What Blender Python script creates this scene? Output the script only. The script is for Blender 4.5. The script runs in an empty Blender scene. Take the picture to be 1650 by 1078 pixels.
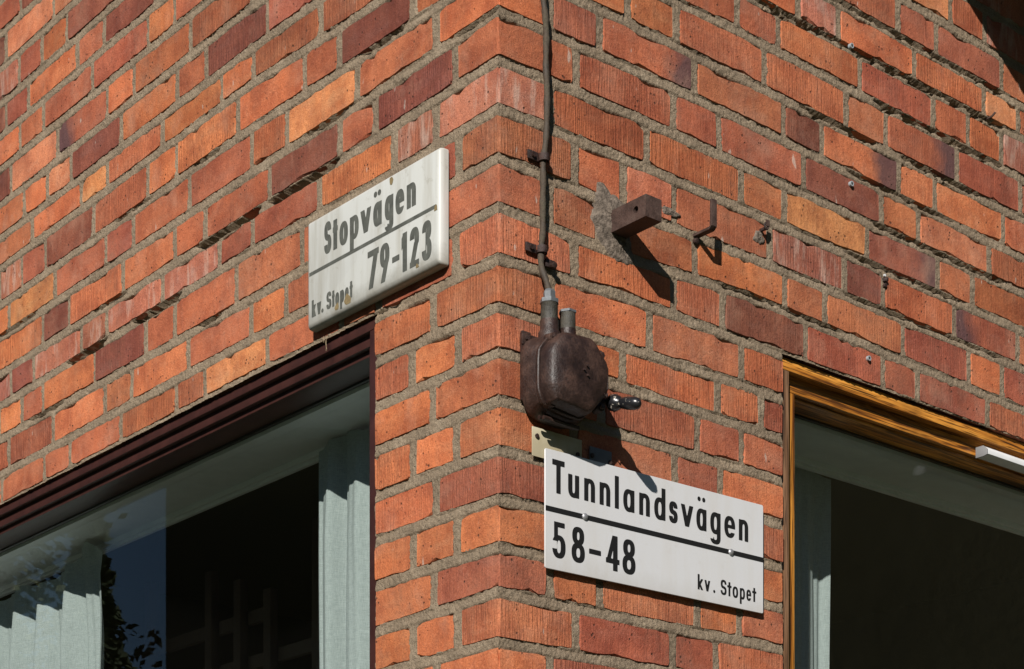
import bpy, bmesh, math, random
import numpy as np
from mathutils import Vector, Matrix

# ------------------------------------------------------------------ camera, sky, sun, exposure
scn = bpy.context.scene
ANG = math.radians(49.74)          # how far the left wall turns away from the picture plane
EYE = 1.65                         # camera height above the lawn
CX, CY = -0.02519, 3.6682          # the corner of the house on the ground
cam_data = bpy.data.cameras.new('camera'); cam = bpy.data.objects.new('camera', cam_data)
scn.collection.objects.link(cam); scn.camera = cam
cam.location = (0, 0, EYE); cam.rotation_euler = (math.radians(90), 0, 0)
cam_data.sensor_width = 36; cam_data.lens = 3131.0 / 1650 * 36
cam_data.shift_y = (1742.0 - 539.0) / 1650
cam_data.clip_start = 0.05; cam_data.clip_end = 2000

SUN = Vector((-0.19565, -0.86581, 0.46054)).normalized()      # towards the sun
elev = math.asin(SUN.z)
world = bpy.data.worlds.new('World'); scn.world = world; world.use_nodes = True
wn = world.node_tree.nodes; wl = world.node_tree.links
sky = wn.new('ShaderNodeTexSky'); sky.sky_type = 'NISHITA'; sky.sun_disc = False; sky.dust_density = 0.0; sky.ozone_density = 4.0; sky.altitude = 200
sky.sun_elevation = elev
sky.sun_rotation = math.atan2(SUN.x, SUN.y)
wn['Background'].inputs[1].default_value = 0.05
wl.new(sky.outputs[0], wn['Background'].inputs[0])
sl = bpy.data.lights.new('sun', 'SUN'); sl.energy = 5.0; sl.angle = math.radians(0.5); sl.color = (1.0, 0.945, 0.87)
so = bpy.data.objects.new('sun', sl); scn.collection.objects.link(so)
so.rotation_euler = SUN.to_track_quat('Z', 'Y').to_euler(); so.location = (-3, -10, 8)
scn.view_settings.view_transform = 'Standard'; scn.view_settings.look = 'None'
scn.view_settings.exposure = 0.34; scn.view_settings.gamma = 1; scn.view_settings.use_curve_mapping = False
scn.render.engine = 'CYCLES'

# ------------------------------------------------------------------ brick bond, surveyed in metres
# bed joints: (wall, joint) -> [(metres from corner, height above eye)]; courses: (wall, course) -> [(head joint, tone of the brick beyond it)]
BEDS = {
    ('L', -14): [(0.0, 3.2985), (0.4, 3.2977), (0.9, 3.3047), (2.1, 3.2991)],
    ('L', -13): [(0.0, 3.207), (0.4, 3.2062), (0.9, 3.2132), (2.1, 3.2076)],
    ('L', -12): [(0.0, 3.1155), (0.4, 3.1147), (0.9, 3.1217), (2.1, 3.1161)],
    ('L', -11): [(0.0, 3.024), (0.4, 3.0232), (0.9, 3.0302), (2.1, 3.0246)],
    ('L', -10): [(0.0, 2.9325), (0.4, 2.9317), (0.9, 2.9386), (2.1, 2.9331)],
    ('L', -9): [(0.0, 2.841), (0.4, 2.8402), (0.9, 2.8471), (2.077, 2.8455)],
    ('L', -8): [(0.0, 2.7495), (0.4, 2.7487), (0.9, 2.7556), (2.077, 2.7499)],
    ('L', -7): [(0.0, 2.658), (0.4, 2.6572), (0.9, 2.6641), (2.077, 2.6542)],
    ('L', -6): [(0.0, 2.5665), (0.4, 2.5657), (0.9, 2.5726), (2.077, 2.567)],
    ('L', -5): [(0.0, 2.475), (0.4, 2.4742), (0.9, 2.4811), (2.077, 2.4781)],
    ('L', -4): [(0.0, 2.3835), (0.4, 2.3827), (0.9, 2.3896), (2.077, 2.3808)],
    ('L', -3): [(0.0, 2.292), (0.4, 2.2912), (0.863, 2.2969), (2.077, 2.2902)],
    ('L', -2): [(0.0, 2.2004), (0.4, 2.1997), (0.863, 2.2182), (2.077, 2.2096)],
    ('L', -1): [(0.0, 2.1089), (0.4, 2.1082), (0.863, 2.12), (2.077, 2.109)],
    ('L', 0): [(0.001, 2.0214), (0.4, 2.0167), (0.863, 2.0205), (2.077, 2.02)],
    ('L', 1): [(0.001, 1.9288), (0.4, 1.9251), (0.863, 1.9279), (2.077, 1.9227)],
    ('L', 2): [(0.001, 1.8374), (0.4, 1.8336), (0.863, 1.8464), (2.077, 1.8355)],
    ('L', 3): [(0.001, 1.7448), (0.4, 1.7421), (0.863, 1.74), (2.077, 1.7449)],
    ('L', 4): [(0.001, 1.6511), (0.4, 1.6506), (0.863, 1.6501), (2.077, 1.6476)],
    ('L', 5): [(0.001, 1.5538), (0.4, 1.5591), (0.863, 1.5686), (2.1, 1.5605)],
    ('L', 6): [(0.001, 1.4624), (0.388, 1.4688), (0.9, 1.4745), (2.1, 1.469)],
    ('L', 7): [(0.001, 1.3769), (0.388, 1.3738), (0.9, 1.383), (2.1, 1.3775)],
    ('L', 8): [(0.001, 1.286), (0.388, 1.2852), (0.9, 1.2915), (2.1, 1.286)],
    ('L', 9): [(0.001, 1.1917), (0.388, 1.194), (0.9, 1.2), (2.1, 1.1945)],
    ('L', 10): [(0.001, 1.0997), (0.388, 1.1028), (0.9, 1.1085), (2.1, 1.1029)],
    ('L', 11): [(0.001, 1.0089), (0.388, 1.0104), (0.9, 1.017), (2.1, 1.0114)],
    ('L', 12): [(0.001, 0.9245), (0.388, 0.9167), (0.9, 0.9255), (2.1, 0.9199)],
    ('L', 13): [(0.001, 0.8296), (0.4, 0.8271), (0.9, 0.834), (2.1, 0.8284)],
    ('L', 14): [(0.0, 0.7363), (0.4, 0.7356), (0.9, 0.7425), (2.1, 0.7369)],
    ('L', 15): [(0.0, 0.6448), (0.4, 0.6441), (0.9, 0.651), (2.1, 0.6454)],
    ('L', 16): [(0.0, 0.5533), (0.4, 0.5526), (0.9, 0.5595), (2.1, 0.5539)],
    ('R', -14): [(0.0, 3.2984), (0.3, 3.3028), (0.7, 3.3052), (0.8, 3.304), (1.6, 3.2965)],
    ('R', -13): [(0.0, 3.2069), (0.3, 3.2113), (0.7, 3.2137), (0.8, 3.2124), (1.6, 3.205)],
    ('R', -12): [(0.0, 3.1154), (0.3, 3.1198), (0.7, 3.1222), (0.8, 3.1209), (1.6, 3.1134)],
    ('R', -11): [(0.0, 3.0239), (0.3, 3.0283), (0.7, 3.0307), (0.8, 3.0294), (1.6, 3.0219)],
    ('R', -10): [(0.0, 2.9324), (0.3, 2.9368), (0.7, 2.9392), (0.8, 2.9379), (1.6, 2.9304)],
    ('R', -9): [(0.0, 2.8409), (0.3, 2.8453), (0.7, 2.8477), (0.8, 2.8464), (1.6, 2.8389)],
    ('R', -8): [(0.0, 2.7494), (0.3, 2.7538), (0.7, 2.7562), (0.8, 2.7549), (1.6, 2.7474)],
    ('R', -7): [(0.0, 2.6579), (0.3, 2.6623), (0.7, 2.6647), (0.8, 2.6634), (1.6, 2.6559)],
    ('R', -6): [(0.0, 2.5664), (0.3, 2.5708), (0.7, 2.5732), (0.8, 2.5719), (1.6, 2.5644)],
    ('R', -5): [(0.0, 2.4749), (0.3, 2.4793), (0.7, 2.4817), (0.8, 2.4804), (1.6, 2.4729)],
    ('R', -4): [(0.0, 2.3834), (0.3, 2.3878), (0.7, 2.3901), (0.8, 2.3889), (1.6, 2.3814)],
    ('R', -3): [(0.0, 2.2919), (0.3, 2.2963), (0.7, 2.2986), (0.8, 2.2974), (1.647, 2.3007)],
    ('R', -2): [(0.0, 2.2004), (0.3, 2.2048), (0.683, 2.2117), (0.683, 2.2117), (1.647, 2.2039)],
    ('R', -1): [(0.0, 2.1089), (0.317, 2.1176), (0.683, 2.1159), (0.683, 2.1159), (1.647, 2.1057)],
    ('R', 0): [(0.001, 2.0212), (0.317, 2.0273), (0.683, 2.0279), (0.683, 2.0279), (1.647, 2.0104)],
    ('R', 1): [(0.001, 1.9287), (0.317, 1.9358), (0.683, 1.9334), (0.683, 1.9334), (1.647, 1.9243)],
    ('R', 2): [(0.001, 1.8373), (0.317, 1.8418), (0.683, 1.8416), (0.683, 1.8416), (1.647, 1.8321)],
    ('R', 3): [(0.001, 1.7447), (0.317, 1.7404), (0.683, 1.7457), (0.683, 1.7457), (1.647, 1.7399)],
    ('R', 4): [(0.001, 1.651), (0.317, 1.6451), (0.683, 1.6617), (0.683, 1.6617), (1.647, 1.6401)],
    ('R', 5): [(0.001, 1.5537), (0.317, 1.566), (0.683, 1.5633), (0.683, 1.5633), (1.6, 1.5578)],
    ('R', 6): [(0.001, 1.4623), (0.317, 1.4658), (0.683, 1.4701), (0.683, 1.4701), (1.6, 1.4663)],
    ('R', 7): [(0.001, 1.3768), (0.317, 1.3854), (0.683, 1.3822), (0.683, 1.3822), (1.6, 1.3748)],
    ('R', 8): [(0.001, 1.286), (0.3, 1.2897), (0.7, 1.2921), (0.8, 1.2908), (1.6, 1.2833)],
    ('R', 9): [(0.001, 1.1917), (0.3, 1.1982), (0.761, 1.1971), (0.761, 1.1971), (1.6, 1.1918)],
    ('R', 10): [(0.001, 1.0997), (0.3, 1.1067), (0.761, 1.1047), (0.761, 1.1047), (1.6, 1.1003)],
    ('R', 11): [(0.001, 1.0089), (0.3, 1.0152), (0.761, 1.0177), (0.761, 1.0177), (1.6, 1.0088)],
    ('R', 12): [(0.001, 0.9245), (0.3, 0.9237), (0.761, 0.9287), (0.761, 0.9287), (1.6, 0.9173)],
    ('R', 13): [(0.001, 0.8296), (0.3, 0.8322), (0.7, 0.8345), (0.8, 0.8333), (1.6, 0.8258)],
    ('R', 14): [(0.0, 0.7363), (0.3, 0.7407), (0.7, 0.743), (0.8, 0.7418), (1.6, 0.7343)],
    ('R', 15): [(0.0, 0.6448), (0.3, 0.6492), (0.7, 0.6515), (0.8, 0.6503), (1.6, 0.6428)],
    ('R', 16): [(0.0, 0.5533), (0.3, 0.5577), (0.7, 0.56), (0.8, 0.5588), (1.6, 0.5513)],
}
ROWS = {
    ('L', -10): [(1.996, 'd')],
    ('L', -9): [(1.806, 'l'), (2.079, 'l')],
    ('L', -8): [(1.732, 'd'), (1.87, 'o')],
    ('L', -7): [(1.285, 'r'), (1.535, 'd'), (1.674, 'r'), (1.948, 'o')],
    ('L', -6): [(1.193, 'r'), (1.317, 'o'), (1.594, 'r'), (1.859, 'r'), (1.996, 'o')],
    ('L', -5): [(0.857, 'r'), (1.12, 'm'), (1.385, 'm'), (1.519, 'o'), (1.783, 'k'), (2.054, 'l')],
    ('L', -4): [(0.796, 'r'), (1.052, 'd'), (1.182, 'm'), (1.451, 'o'), (1.707, 'd'), (1.839, 'l')],
    ('L', -3): [(0.592, 'm'), (0.852, 'm'), (0.984, 'o'), (1.251, 'o'), (1.519, 'o'), (1.656, 'y'), (1.926, 'o')],
    ('L', -2): [(0.268, 'm'), (0.522, 'd'), (0.65, 'm'), (0.917, 'o'), (1.184, 'o'), (1.319, 'o'), (1.588, 'o'), (1.851, 'd'), (1.986, 'r')],
    ('L', -1): [(0.193, 'o'), (0.457, 'm'), (0.719, 'y'), (0.858, 'm'), (1.125, 'r'), (1.39, 'm'), (1.525, 'r'), (1.796, 'r'), (2.064, 'y')],
    ('L', 0): [(0.134, 'm'), (0.394, 'd'), (0.52, 'm'), (0.787, 'd'), (1.056, 'm'), (1.192, 'm'), (1.439, 'm'), (1.721, 'o'), (1.867, 'd')],
    ('L', 1): [(0.194, 'p'), (0.33, 'p'), (0.596, 'o'), (0.854, 'r'), (0.995, 'r'), (1.249, 'p'), (1.52, 'p'), (1.653, 'p'), (1.917, 'p')],
    ('L', 2): [(0.121, 'y'), (0.39, 'r'), (0.661, 'm'), (0.922, 'm'), (1.192, 'm'), (1.33, 'm'), (1.584, 'd'), (1.863, 'o'), (1.987, 'r')],
    ('L', 3): [(0.193, 'o'), (0.451, 'm'), (0.721, 'm'), (0.862, 'o'), (1.129, 'm'), (1.396, 'o'), (1.53, 'o'), (1.808, 'o'), (2.064, 'r')],
    ('L', 4): [(0.132, 'o'), (0.382, 'r'), (0.515, 'm'), (0.796, 'm'), (1.056, 'y'), (1.187, 'm'), (1.45, 'm'), (1.714, 'm'), (1.856, 'm'), (2.108, 'm')],
    ('L', 5): [(0.202, 'o'), (0.46, 'm')],
    ('L', 6): [(0.125, 'o'), (0.272, 'o'), (0.46, 'm')],
    ('L', 7): [(0.204, 'o'), (0.46, 'o')],
    ('L', 8): [(0.129, 'o'), (0.268, 'o'), (0.46, 'o')],
    ('L', 9): [(0.193, 'r'), (0.46, 'o')],
    ('L', 10): [(0.127, 'o'), (0.267, 'o'), (0.46, 'o')],
    ('L', 11): [(0.201, 'r'), (0.46, 'o')],
    ('L', 12): [(0.124, 'o'), (0.267, 'o'), (0.46, 'o')],
    ('R', -6): [(1.383, 'o')],
    ('R', -5): [(1.188, 'r'), (1.329, 'r'), (1.584, 'o')],
    ('R', -4): [(0.849, 'p'), (0.982, 'o'), (1.25, 'o'), (1.513, 'y'), (1.651, 'o')],
    ('R', -3): [(0.656, 'r'), (0.785, 'o'), (1.055, 'r'), (1.319, 'o'), (1.451, 'o')],
    ('R', -2): [(0.337, 'o'), (0.476, 'm'), (0.74, 'o'), (1.008, 'o'), (1.147, 'K'), (1.407, 'r'), (1.658, 'm')],
    ('R', -1): [(0.129, 'r'), (0.261, 'K'), (0.528, 'm'), (0.801, 'd'), (0.926, 'K'), (1.192, 'o'), (1.325, 'o'), (1.59, 'o')],
    ('R', 0): [(0.199, 'm'), (0.468, 'r'), (0.6, 'r'), (0.865, 'd'), (1.129, 'o'), (1.264, 'o'), (1.534, 'o')],
    ('R', 1): [(0.131, 'm'), (0.391, 'o'), (0.669, 'o'), (0.804, 'y'), (1.079, 'D'), (1.336, 'o'), (1.469, 'm')],
    ('R', 2): [(0.194, 'o'), (0.326, 'o'), (0.469, 'm'), (0.758, 'p'), (1.003, 'd'), (1.136, 'o'), (1.399, 'k'), (1.649, 'o')],
    ('R', 3): [(0.13, 'o'), (0.262, 'm'), (0.53, 'o'), (0.805, 'm'), (0.937, 'o'), (1.207, 'r'), (1.455, 'o'), (1.586, 'r')],
    ('R', 4): [(0.194, 'o'), (0.468, 'o'), (0.611, 'd'), (0.872, 'r'), (1.136, 'r'), (1.26, 'r'), (1.527, 'm')],
    ('R', 5): [(0.135, 'o'), (0.4, 'm'), (0.669, 'o')],
    ('R', 6): [(0.195, 'o'), (0.323, 'o'), (0.598, 'o')],
    ('R', 7): [(0.135, 'o'), (0.266, 'o'), (0.537, 'r'), (0.668, 'o')],
    ('R', 8): [(0.193, 'o'), (0.472, 'r'), (0.604, 'o')],
    ('R', 9): [(0.135, 'o'), (0.394, 'o'), (0.519, 'r')],
    ('R', 10): [(0.193, 'o'), (0.456, 'r'), (0.578, 'o')],
    ('R', 11): [(0.13, 'o'), (0.261, 'o'), (0.537, 'o'), (0.663, 'o')],
    ('R', 12): [(0.196, 'r'), (0.464, 'r'), (0.593, 'o')],
    ('R', 13): [(0.13, 'r'), (0.395, 'm'), (0.525, 'o')],
    ('L', 13): [(0.193, 'o'), (0.46, 'o')],
}
VTOP = 2.01771
PITCH = 0.09151

# ------------------------------------------------------------------ helpers
col = scn.collection
rnd = random.Random(11)

def link(name, data, parent=None, loc=(0, 0, 0), rot=(0, 0, 0)):
    o = bpy.data.objects.new(name, data); col.objects.link(o)
    o.parent = parent; o.location = loc; o.rotation_euler = rot
    return o

def tag(o, label=None, cat=None, group=None, kind=None):
    if label: o['label'] = label
    if cat: o['category'] = cat
    if group: o['group'] = group
    if kind: o['kind'] = kind
    return o

def mesh(name, verts, faces, m, smooth=False):
    me = bpy.data.meshes.new(name); me.from_pydata([tuple(v) for v in verts], [], faces); me.update()
    if m: me.materials.append(m)
    if smooth: me.polygons.foreach_set('use_smooth', [True] * len(me.polygons))
    return me

class MB:
    def __init__(s): s.v = []; s.f = []
    def box(s, x0, x1, y0, y1, z0, z1):
        b = len(s.v)
        s.v += [(x0, y0, z0), (x1, y0, z0), (x1, y1, z0), (x0, y1, z0), (x0, y0, z1), (x1, y0, z1), (x1, y1, z1), (x0, y1, z1)]
        s.f += [tuple(b + i for i in f) for f in ((0, 3, 2, 1), (4, 5, 6, 7), (0, 1, 5, 4), (1, 2, 6, 5), (2, 3, 7, 6), (3, 0, 4, 7))]
        return s
    def tube(s, pts, r, n=10, cap=True):
        pts = [Vector(p) for p in pts]; b = len(s.v); rr = r if isinstance(r, (list, tuple)) else [r] * len(pts)
        up = None
        for i, p in enumerate(pts):
            d = (pts[min(i + 1, len(pts) - 1)] - pts[max(i - 1, 0)]).normalized()
            if up is None: up = Vector((0, 0, 1)) if abs(d.z) < .9 else Vector((1, 0, 0))
            a = d.cross(up).normalized(); up = a.cross(d).normalized()
            for k in range(n):
                t = 2 * math.pi * k / n
                s.v.append(tuple(p + a * math.cos(t) * rr[i] + up * math.sin(t) * rr[i]))
        for i in range(len(pts) - 1):
            for k in range(n):
                s.f.append((b + i * n + k, b + i * n + (k + 1) % n, b + (i + 1) * n + (k + 1) % n, b + (i + 1) * n + k))
        if cap:
            s.f.append(tuple(b + k for k in range(n))[::-1]); s.f.append(tuple(b + (len(pts) - 1) * n + k for k in range(n)))
        return s
    def rings(s, rings, cap0=True, cap1=True):
        b = len(s.v); n = len(rings[0])
        for r in rings: s.v += [tuple(p) for p in r]
        for i in range(len(rings) - 1):
            for k in range(n):
                s.f.append((b + i * n + k, b + i * n + (k + 1) % n, b + (i + 1) * n + (k + 1) % n, b + (i + 1) * n + k))
        if cap0: s.f.append(tuple(b + k for k in range(n))[::-1])
        if cap1: s.f.append(tuple(b + (len(rings) - 1) * n + k for k in range(n)))
        return s
    def build(s, name, m, parent=None, loc=(0, 0, 0), rot=(0, 0, 0), smooth=False, bevel=0, seg=2):
        me = mesh(name, s.v, s.f, m)
        bm = bmesh.new(); bm.from_mesh(me); bmesh.ops.recalc_face_normals(bm, faces=bm.faces)
        if bevel:
            es = [e for e in bm.edges if len(e.link_faces) == 2 and e.calc_face_angle() > 0.6]
            bmesh.ops.bevel(bm, geom=es, offset=bevel, segments=seg, profile=.6, affect='EDGES', clamp_overlap=True)
        bm.to_mesh(me); bm.free()
        if smooth or bevel:
            me.polygons.foreach_set('use_smooth', [True] * len(me.polygons))
            try: me.set_sharp_from_angle(angle=math.radians(38))
            except Exception: pass
        return link(name, me, parent, loc, rot)

# ------------------------------------------------------------------ materials
class NT:
    """small node-graph writer"""
    def __init__(s, name):
        s.m = bpy.data.materials.new(name); s.m.use_nodes = True
        s.t = s.m.node_tree; s.t.nodes.clear(); s.l = s.t.links
        s.out = s.n('ShaderNodeOutputMaterial'); s.b = s.n('ShaderNodeBsdfPrincipled')
        s.l.new(s.b.outputs[0], s.out.inputs[0])
    def n(s, t, **k):
        x = s.t.nodes.new(t)
        for a, b in k.items(): setattr(x, a, b)
        return x
    def put(s, node, key, val):
        if hasattr(val, 'is_linked') or hasattr(val, 'links'): s.l.new(val, node.inputs[key])
        elif val is not None: node.inputs[key].default_value = val
    def coord(s, which='Object', scale=(1, 1, 1), offset=None):
        tc = s.n('ShaderNodeTexCoord'); mp = s.n('ShaderNodeMapping'); mp.inputs['Scale'].default_value = scale
        s.l.new(tc.outputs[which], mp.inputs['Vector'])
        if offset is not None: s.l.new(offset, mp.inputs['Location'])
        return mp.outputs[0]
    def noise(s, vec, scale, detail=3, rough=.5, out='Fac', dist=0):
        x = s.n('ShaderNodeTexNoise'); x.inputs['Scale'].default_value = scale; x.inputs['Detail'].default_value = detail
        x.inputs['Roughness'].default_value = rough; x.inputs['Distortion'].default_value = dist
        s.l.new(vec, x.inputs['Vector']); return x.outputs[out]
    def vor(s, vec, scale, feature='F1', out='Distance'):
        x = s.n('ShaderNodeTexVoronoi', feature=feature); x.inputs['Scale'].default_value = scale
        s.l.new(vec, x.inputs['Vector']); return x.outputs[out]
    def ramp(s, fac, stops):
        x = s.n('ShaderNodeValToRGB'); e = x.color_ramp.elements
        while len(e) < len(stops): e.new(.5)
        for q, (p, c) in zip(e, stops):
            q.position = p; q.color = (c, c, c, 1) if isinstance(c, (int, float)) else (*c[:3], 1)
        s.l.new(fac, x.inputs[0]); return x.outputs[0]
    def mix(s, fac, a, b, mode='MIX'):
        x = s.n('ShaderNodeMix', data_type='RGBA', blend_type=mode)
        s.put(x, 0, fac); 
        for i, v in ((6, a), (7, b)):
            if isinstance(v, tuple): x.inputs[i].default_value = (*v[:3], 1)
            else: s.l.new(v, x.inputs[i])
        return x.outputs[2]
    def math(s, op, a, b=None, c=None):
        x = s.n('ShaderNodeMath', operation=op)
        s.put(x, 0, a); s.put(x, 1, b); s.put(x, 2, c); return x.outputs[0]
    def bump(s, h, strength, dist, prev=None):
        x = s.n('ShaderNodeBump'); x.inputs['Strength'].default_value = strength; x.inputs['Distance'].default_value = dist
        s.l.new(h, x.inputs['Height'])
        if prev is not None: s.l.new(prev, x.inputs['Normal'])
        return x.outputs[0]
    def fin(s, base=None, rough=None, normal=None, **k):
        s.put(s.b, 'Base Color', (*base[:3], 1) if isinstance(base, tuple) else base)
        s.put(s.b, 'Roughness', rough); 
        if normal is not None: s.l.new(normal, s.b.inputs['Normal'])
        for a, b in k.items(): s.put(s.b, a.replace('_', ' '), b)
        return s.m

def brick_material():
    s = NT('fired_clay')
    oi = s.n('ShaderNodeObjectInfo')
    off = s.n('ShaderNodeCombineXYZ'); r = s.math('MULTIPLY', oi.outputs['Random'], 37.0)
    for i in range(3): s.l.new(r, off.inputs[i])
    co = s.coord('Object', (1, 1, 1), off.outputs[0])
    raw = s.n('ShaderNodeTexCoord'); sep = s.n('ShaderNodeSeparateXYZ'); s.l.new(raw.outputs['Object'], sep.inputs[0])
    base = oi.outputs['Color']
    # firing clouds, streaks
    c1 = s.noise(co, 10.5, 4, .6)
    c2 = s.noise(s.coord('Object', (55, 55, 4), off.outputs[0]), 1.0, 3, .6)
    c3 = s.noise(co, 330, 3, .7)
    bright = s.mix(s.ramp(c1, [(.36, 0), (.60, 1)]), s.mix(1, base, (.66, .55, .50), 'MULTIPLY'), s.mix(1, base, (1.10, 1.08, .98), 'MULTIPLY'))
    c7 = s.noise(s.coord('Object', (9, 9, 26), off.outputs[0]), 1, 3, .6)
    bright = s.mix(s.math('MULTIPLY', s.ramp(c7, [(.5, 0), (.72, 1)]), .5), bright, s.mix(1, base, (.96, 1.3, 1.5), 'MULTIPLY'))
    ribamt = s.ramp(s.math('FRACT', s.math('MULTIPLY', oi.outputs['Random'], 7.3)), [(.4, .05), (.75, .26), (.9, .75)])
    bright = s.mix(s.math('MULTIPLY', s.ramp(c2, [(.5, 0), (.8, 1)]), .4), bright, s.mix(1, base, (.9, 1.15, 1.3), 'MULTIPLY'))
    bright = s.mix(s.math('MULTIPLY', s.ramp(c3, [(.34, 1), (.5, 0)]), .62), bright, s.mix(1, base, (.42, .40, .46), 'MULTIPLY'))
    bright = s.mix(s.math('MULTIPLY', s.ramp(c3, [(.56, 0), (.70, 1)]), .5), bright, s.mix(1, base, (1.35, 1.75, 2.2), 'MULTIPLY'))
    c6 = s.noise(s.coord('Object', (260, 260, 14), off.outputs[0]), 1.0, 2, .6)
    bright = s.mix(s.math('MULTIPLY', s.ramp(c6, [(.36, 1), (.5, 0)]), s.math('MULTIPLY', ribamt, .6)), bright, s.mix(1, base, (.6, .5, .5), 'MULTIPLY'))
    c5 = s.noise(co, 41, 4, .6)
    bright = s.mix(s.math('MULTIPLY', s.ramp(c5, [(.56, 0), (.70, 1)]), .5), bright, s.mix(1, base, (.62, .58, .62), 'MULTIPLY'))
    # over-fired dark end: alpha channel of the object colour says which end
    al = oi.outputs['Alpha']
    wob = s.math('MULTIPLY_ADD', s.noise(co, 9, 3, .6), .16, s.math('ADD', sep.outputs[0], -.08))
    right = s.math('MULTIPLY', s.math('GREATER_THAN', al, .85), s.math('LESS_THAN', al, .95))
    left = s.math('MULTIPLY', s.math('GREATER_THAN', al, .65), s.math('LESS_THAN', al, .75))
    sr = s.math('MULTIPLY', right, s.ramp(wob, [(.035, 0), (.09, 1)]))
    slf = s.math('MULTIPLY', left, s.ramp(s.math('MULTIPLY', wob, -1.0), [(.03, 0), (.085, 1)]))
    bright = s.mix(s.math('MULTIPLY', s.math('ADD', sr, slf), .85), bright, (.075, .045, .05))
    # lime bloom
    pale = s.math('MULTIPLY', s.math('LESS_THAN', al, .55), s.ramp(s.noise(s.coord('Object', (40, 40, 9), off.outputs[0]), 1, 4, .65), [(.5, 0), (.68, 1)]))
    bright = s.mix(s.math('MULTIPLY', pale, .55), bright, (.50, .38, .31))
    lime = s.ramp(s.noise(s.coord('Object', (60, 60, 22), off.outputs[0]), 1, 2, .5), [(.74, 0), (.78, 1)])
    bright = s.mix(s.math('MULTIPLY', lime, .55), bright, (.50, .44, .38))
    geo_ = s.n('ShaderNodeNewGeometry')
    def wn_(sc, scale, det):
        mp = s.n('ShaderNodeMapping'); mp.inputs['Scale'].default_value = sc; s.l.new(geo_.outputs['Position'], mp.inputs['Vector']); return s.noise(mp.outputs[0], scale, det, .65)
    soot = s.math('MULTIPLY', s.ramp(wn_((1, 1, .55), 5.5, 5), [(.50, 0), (.70, 1)]), s.ramp(s.noise(co, 60, 4, .7), [(.38, .25), (.62, 1)]))
    bright = s.mix(s.math('MULTIPLY', soot, .42), bright, (.13, .075, .052))
    dust = s.ramp(wn_((1, 1, .8), 9, 5), [(.54, 0), (.74, .30)])
    bright = s.mix(dust, bright, (.44, .27, .19))
    # pits
    v = s.vor(co, 75); pitm = s.noise(co, 30, 2, .5)
    pit = s.math('MULTIPLY', s.ramp(v, [(.13, 1), (.23, 0)]), s.ramp(pitm, [(.55, 0), (.61, 1)]))
    bright = s.mix(s.math('MULTIPLY', pit, .8), bright, (.05, .025, .018))
    # relief: wire-cut grooves run down the face, grain over them
    ribs = s.noise(s.coord('Object', (240, 240, 12), off.outputs[0]), 1.0, 3, .65)
    ribw = s.math('MULTIPLY', s.ramp(ribs, [(.38, 0), (.62, 1)]), ribamt)
    n1 = s.bump(ribw, 1.0, .0022)
    n2 = s.bump(s.noise(co, 380, 4, .75), 1.0, .0013, n1)
    n3 = s.bump(s.noise(co, 90, 4, .65), .7, .0028, n2)
    n4 = s.bump(s.math('SUBTRACT', 1.0, pit), .8, .002, n3)
    return s.fin(bright, .88, n4, Specular_IOR_Level=.25)

def mortar_material():
    s = NT('lime_mortar')
    co = s.coord('Object')
    a = s.noise(co, 520, 3, .75); b = s.noise(co, 14, 4, .6); c = s.vor(co, 330, out='Color')
    base = s.ramp(b, [(.3, (.200, .152, .104)), (.55, (.285, .220, .152)), (.75, (.375, .298, .212))])
    base = s.mix(s.ramp(a, [(.33, .85), (.5, 0)]), base, (.13, .10, .075))
    base = s.mix(s.ramp(a, [(.58, 0), (.72, .55)]), base, (.58, .52, .42))
    g = s.ramp(s.noise(co, 210, 2, .5), [(.6, 0), (.7, .35)])
    base = s.mix(g, base, (.20, .15, .11))
    n1 = s.bump(a, 1.0, .0022); n2 = s.bump(s.noise(co, 170, 4, .65), 1.0, .005, n1)
    return s.fin(base, .95, n2, Specular_IOR_Level=.15)

def simple(name, base, rough=.6, bumpscale=0, bumpd=.001, var=.0, metallic=0, spec=.5, vscale=20):
    s = NT(name); co = s.coord('Object')
    c = (*base, 1)
    if var:
        c = s.mix(s.ramp(s.noise(co, vscale, 4, .6), [(.3, 0), (.7, 1)]), tuple(x * (1 - var) for x in base), tuple(min(1, x * (1 + var)) for x in base))
    else: c = tuple(base)
    n = s.bump(s.noise(co, bumpscale, 4, .6), .6, bumpd) if bumpscale else None
    return s.fin(c, rough, n, Metallic=metallic, Specular_IOR_Level=spec)

def rust_metal(name, c0, c1, c2, rough=.55, sc=25):
    s = NT(name); co = s.coord('Object')
    a = s.noise(co, sc, 5, .62); b = s.noise(co, sc * 9, 4, .7)
    base = s.ramp(a, [(.32, c0), (.52, c1), (.72, c2)])
    base = s.mix(s.ramp(b, [(.35, .55), (.5, 0)]), base, tuple(x * .4 for x in c0))
    rr = s.math('MULTIPLY_ADD', s.ramp(a, [(.4, 0), (.7, 1)]), .3, rough)
    n = s.bump(b, .8, .0014, s.bump(a, .5, .004))
    return s.fin(base, rr, n, Specular_IOR_Level=.5)

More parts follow.
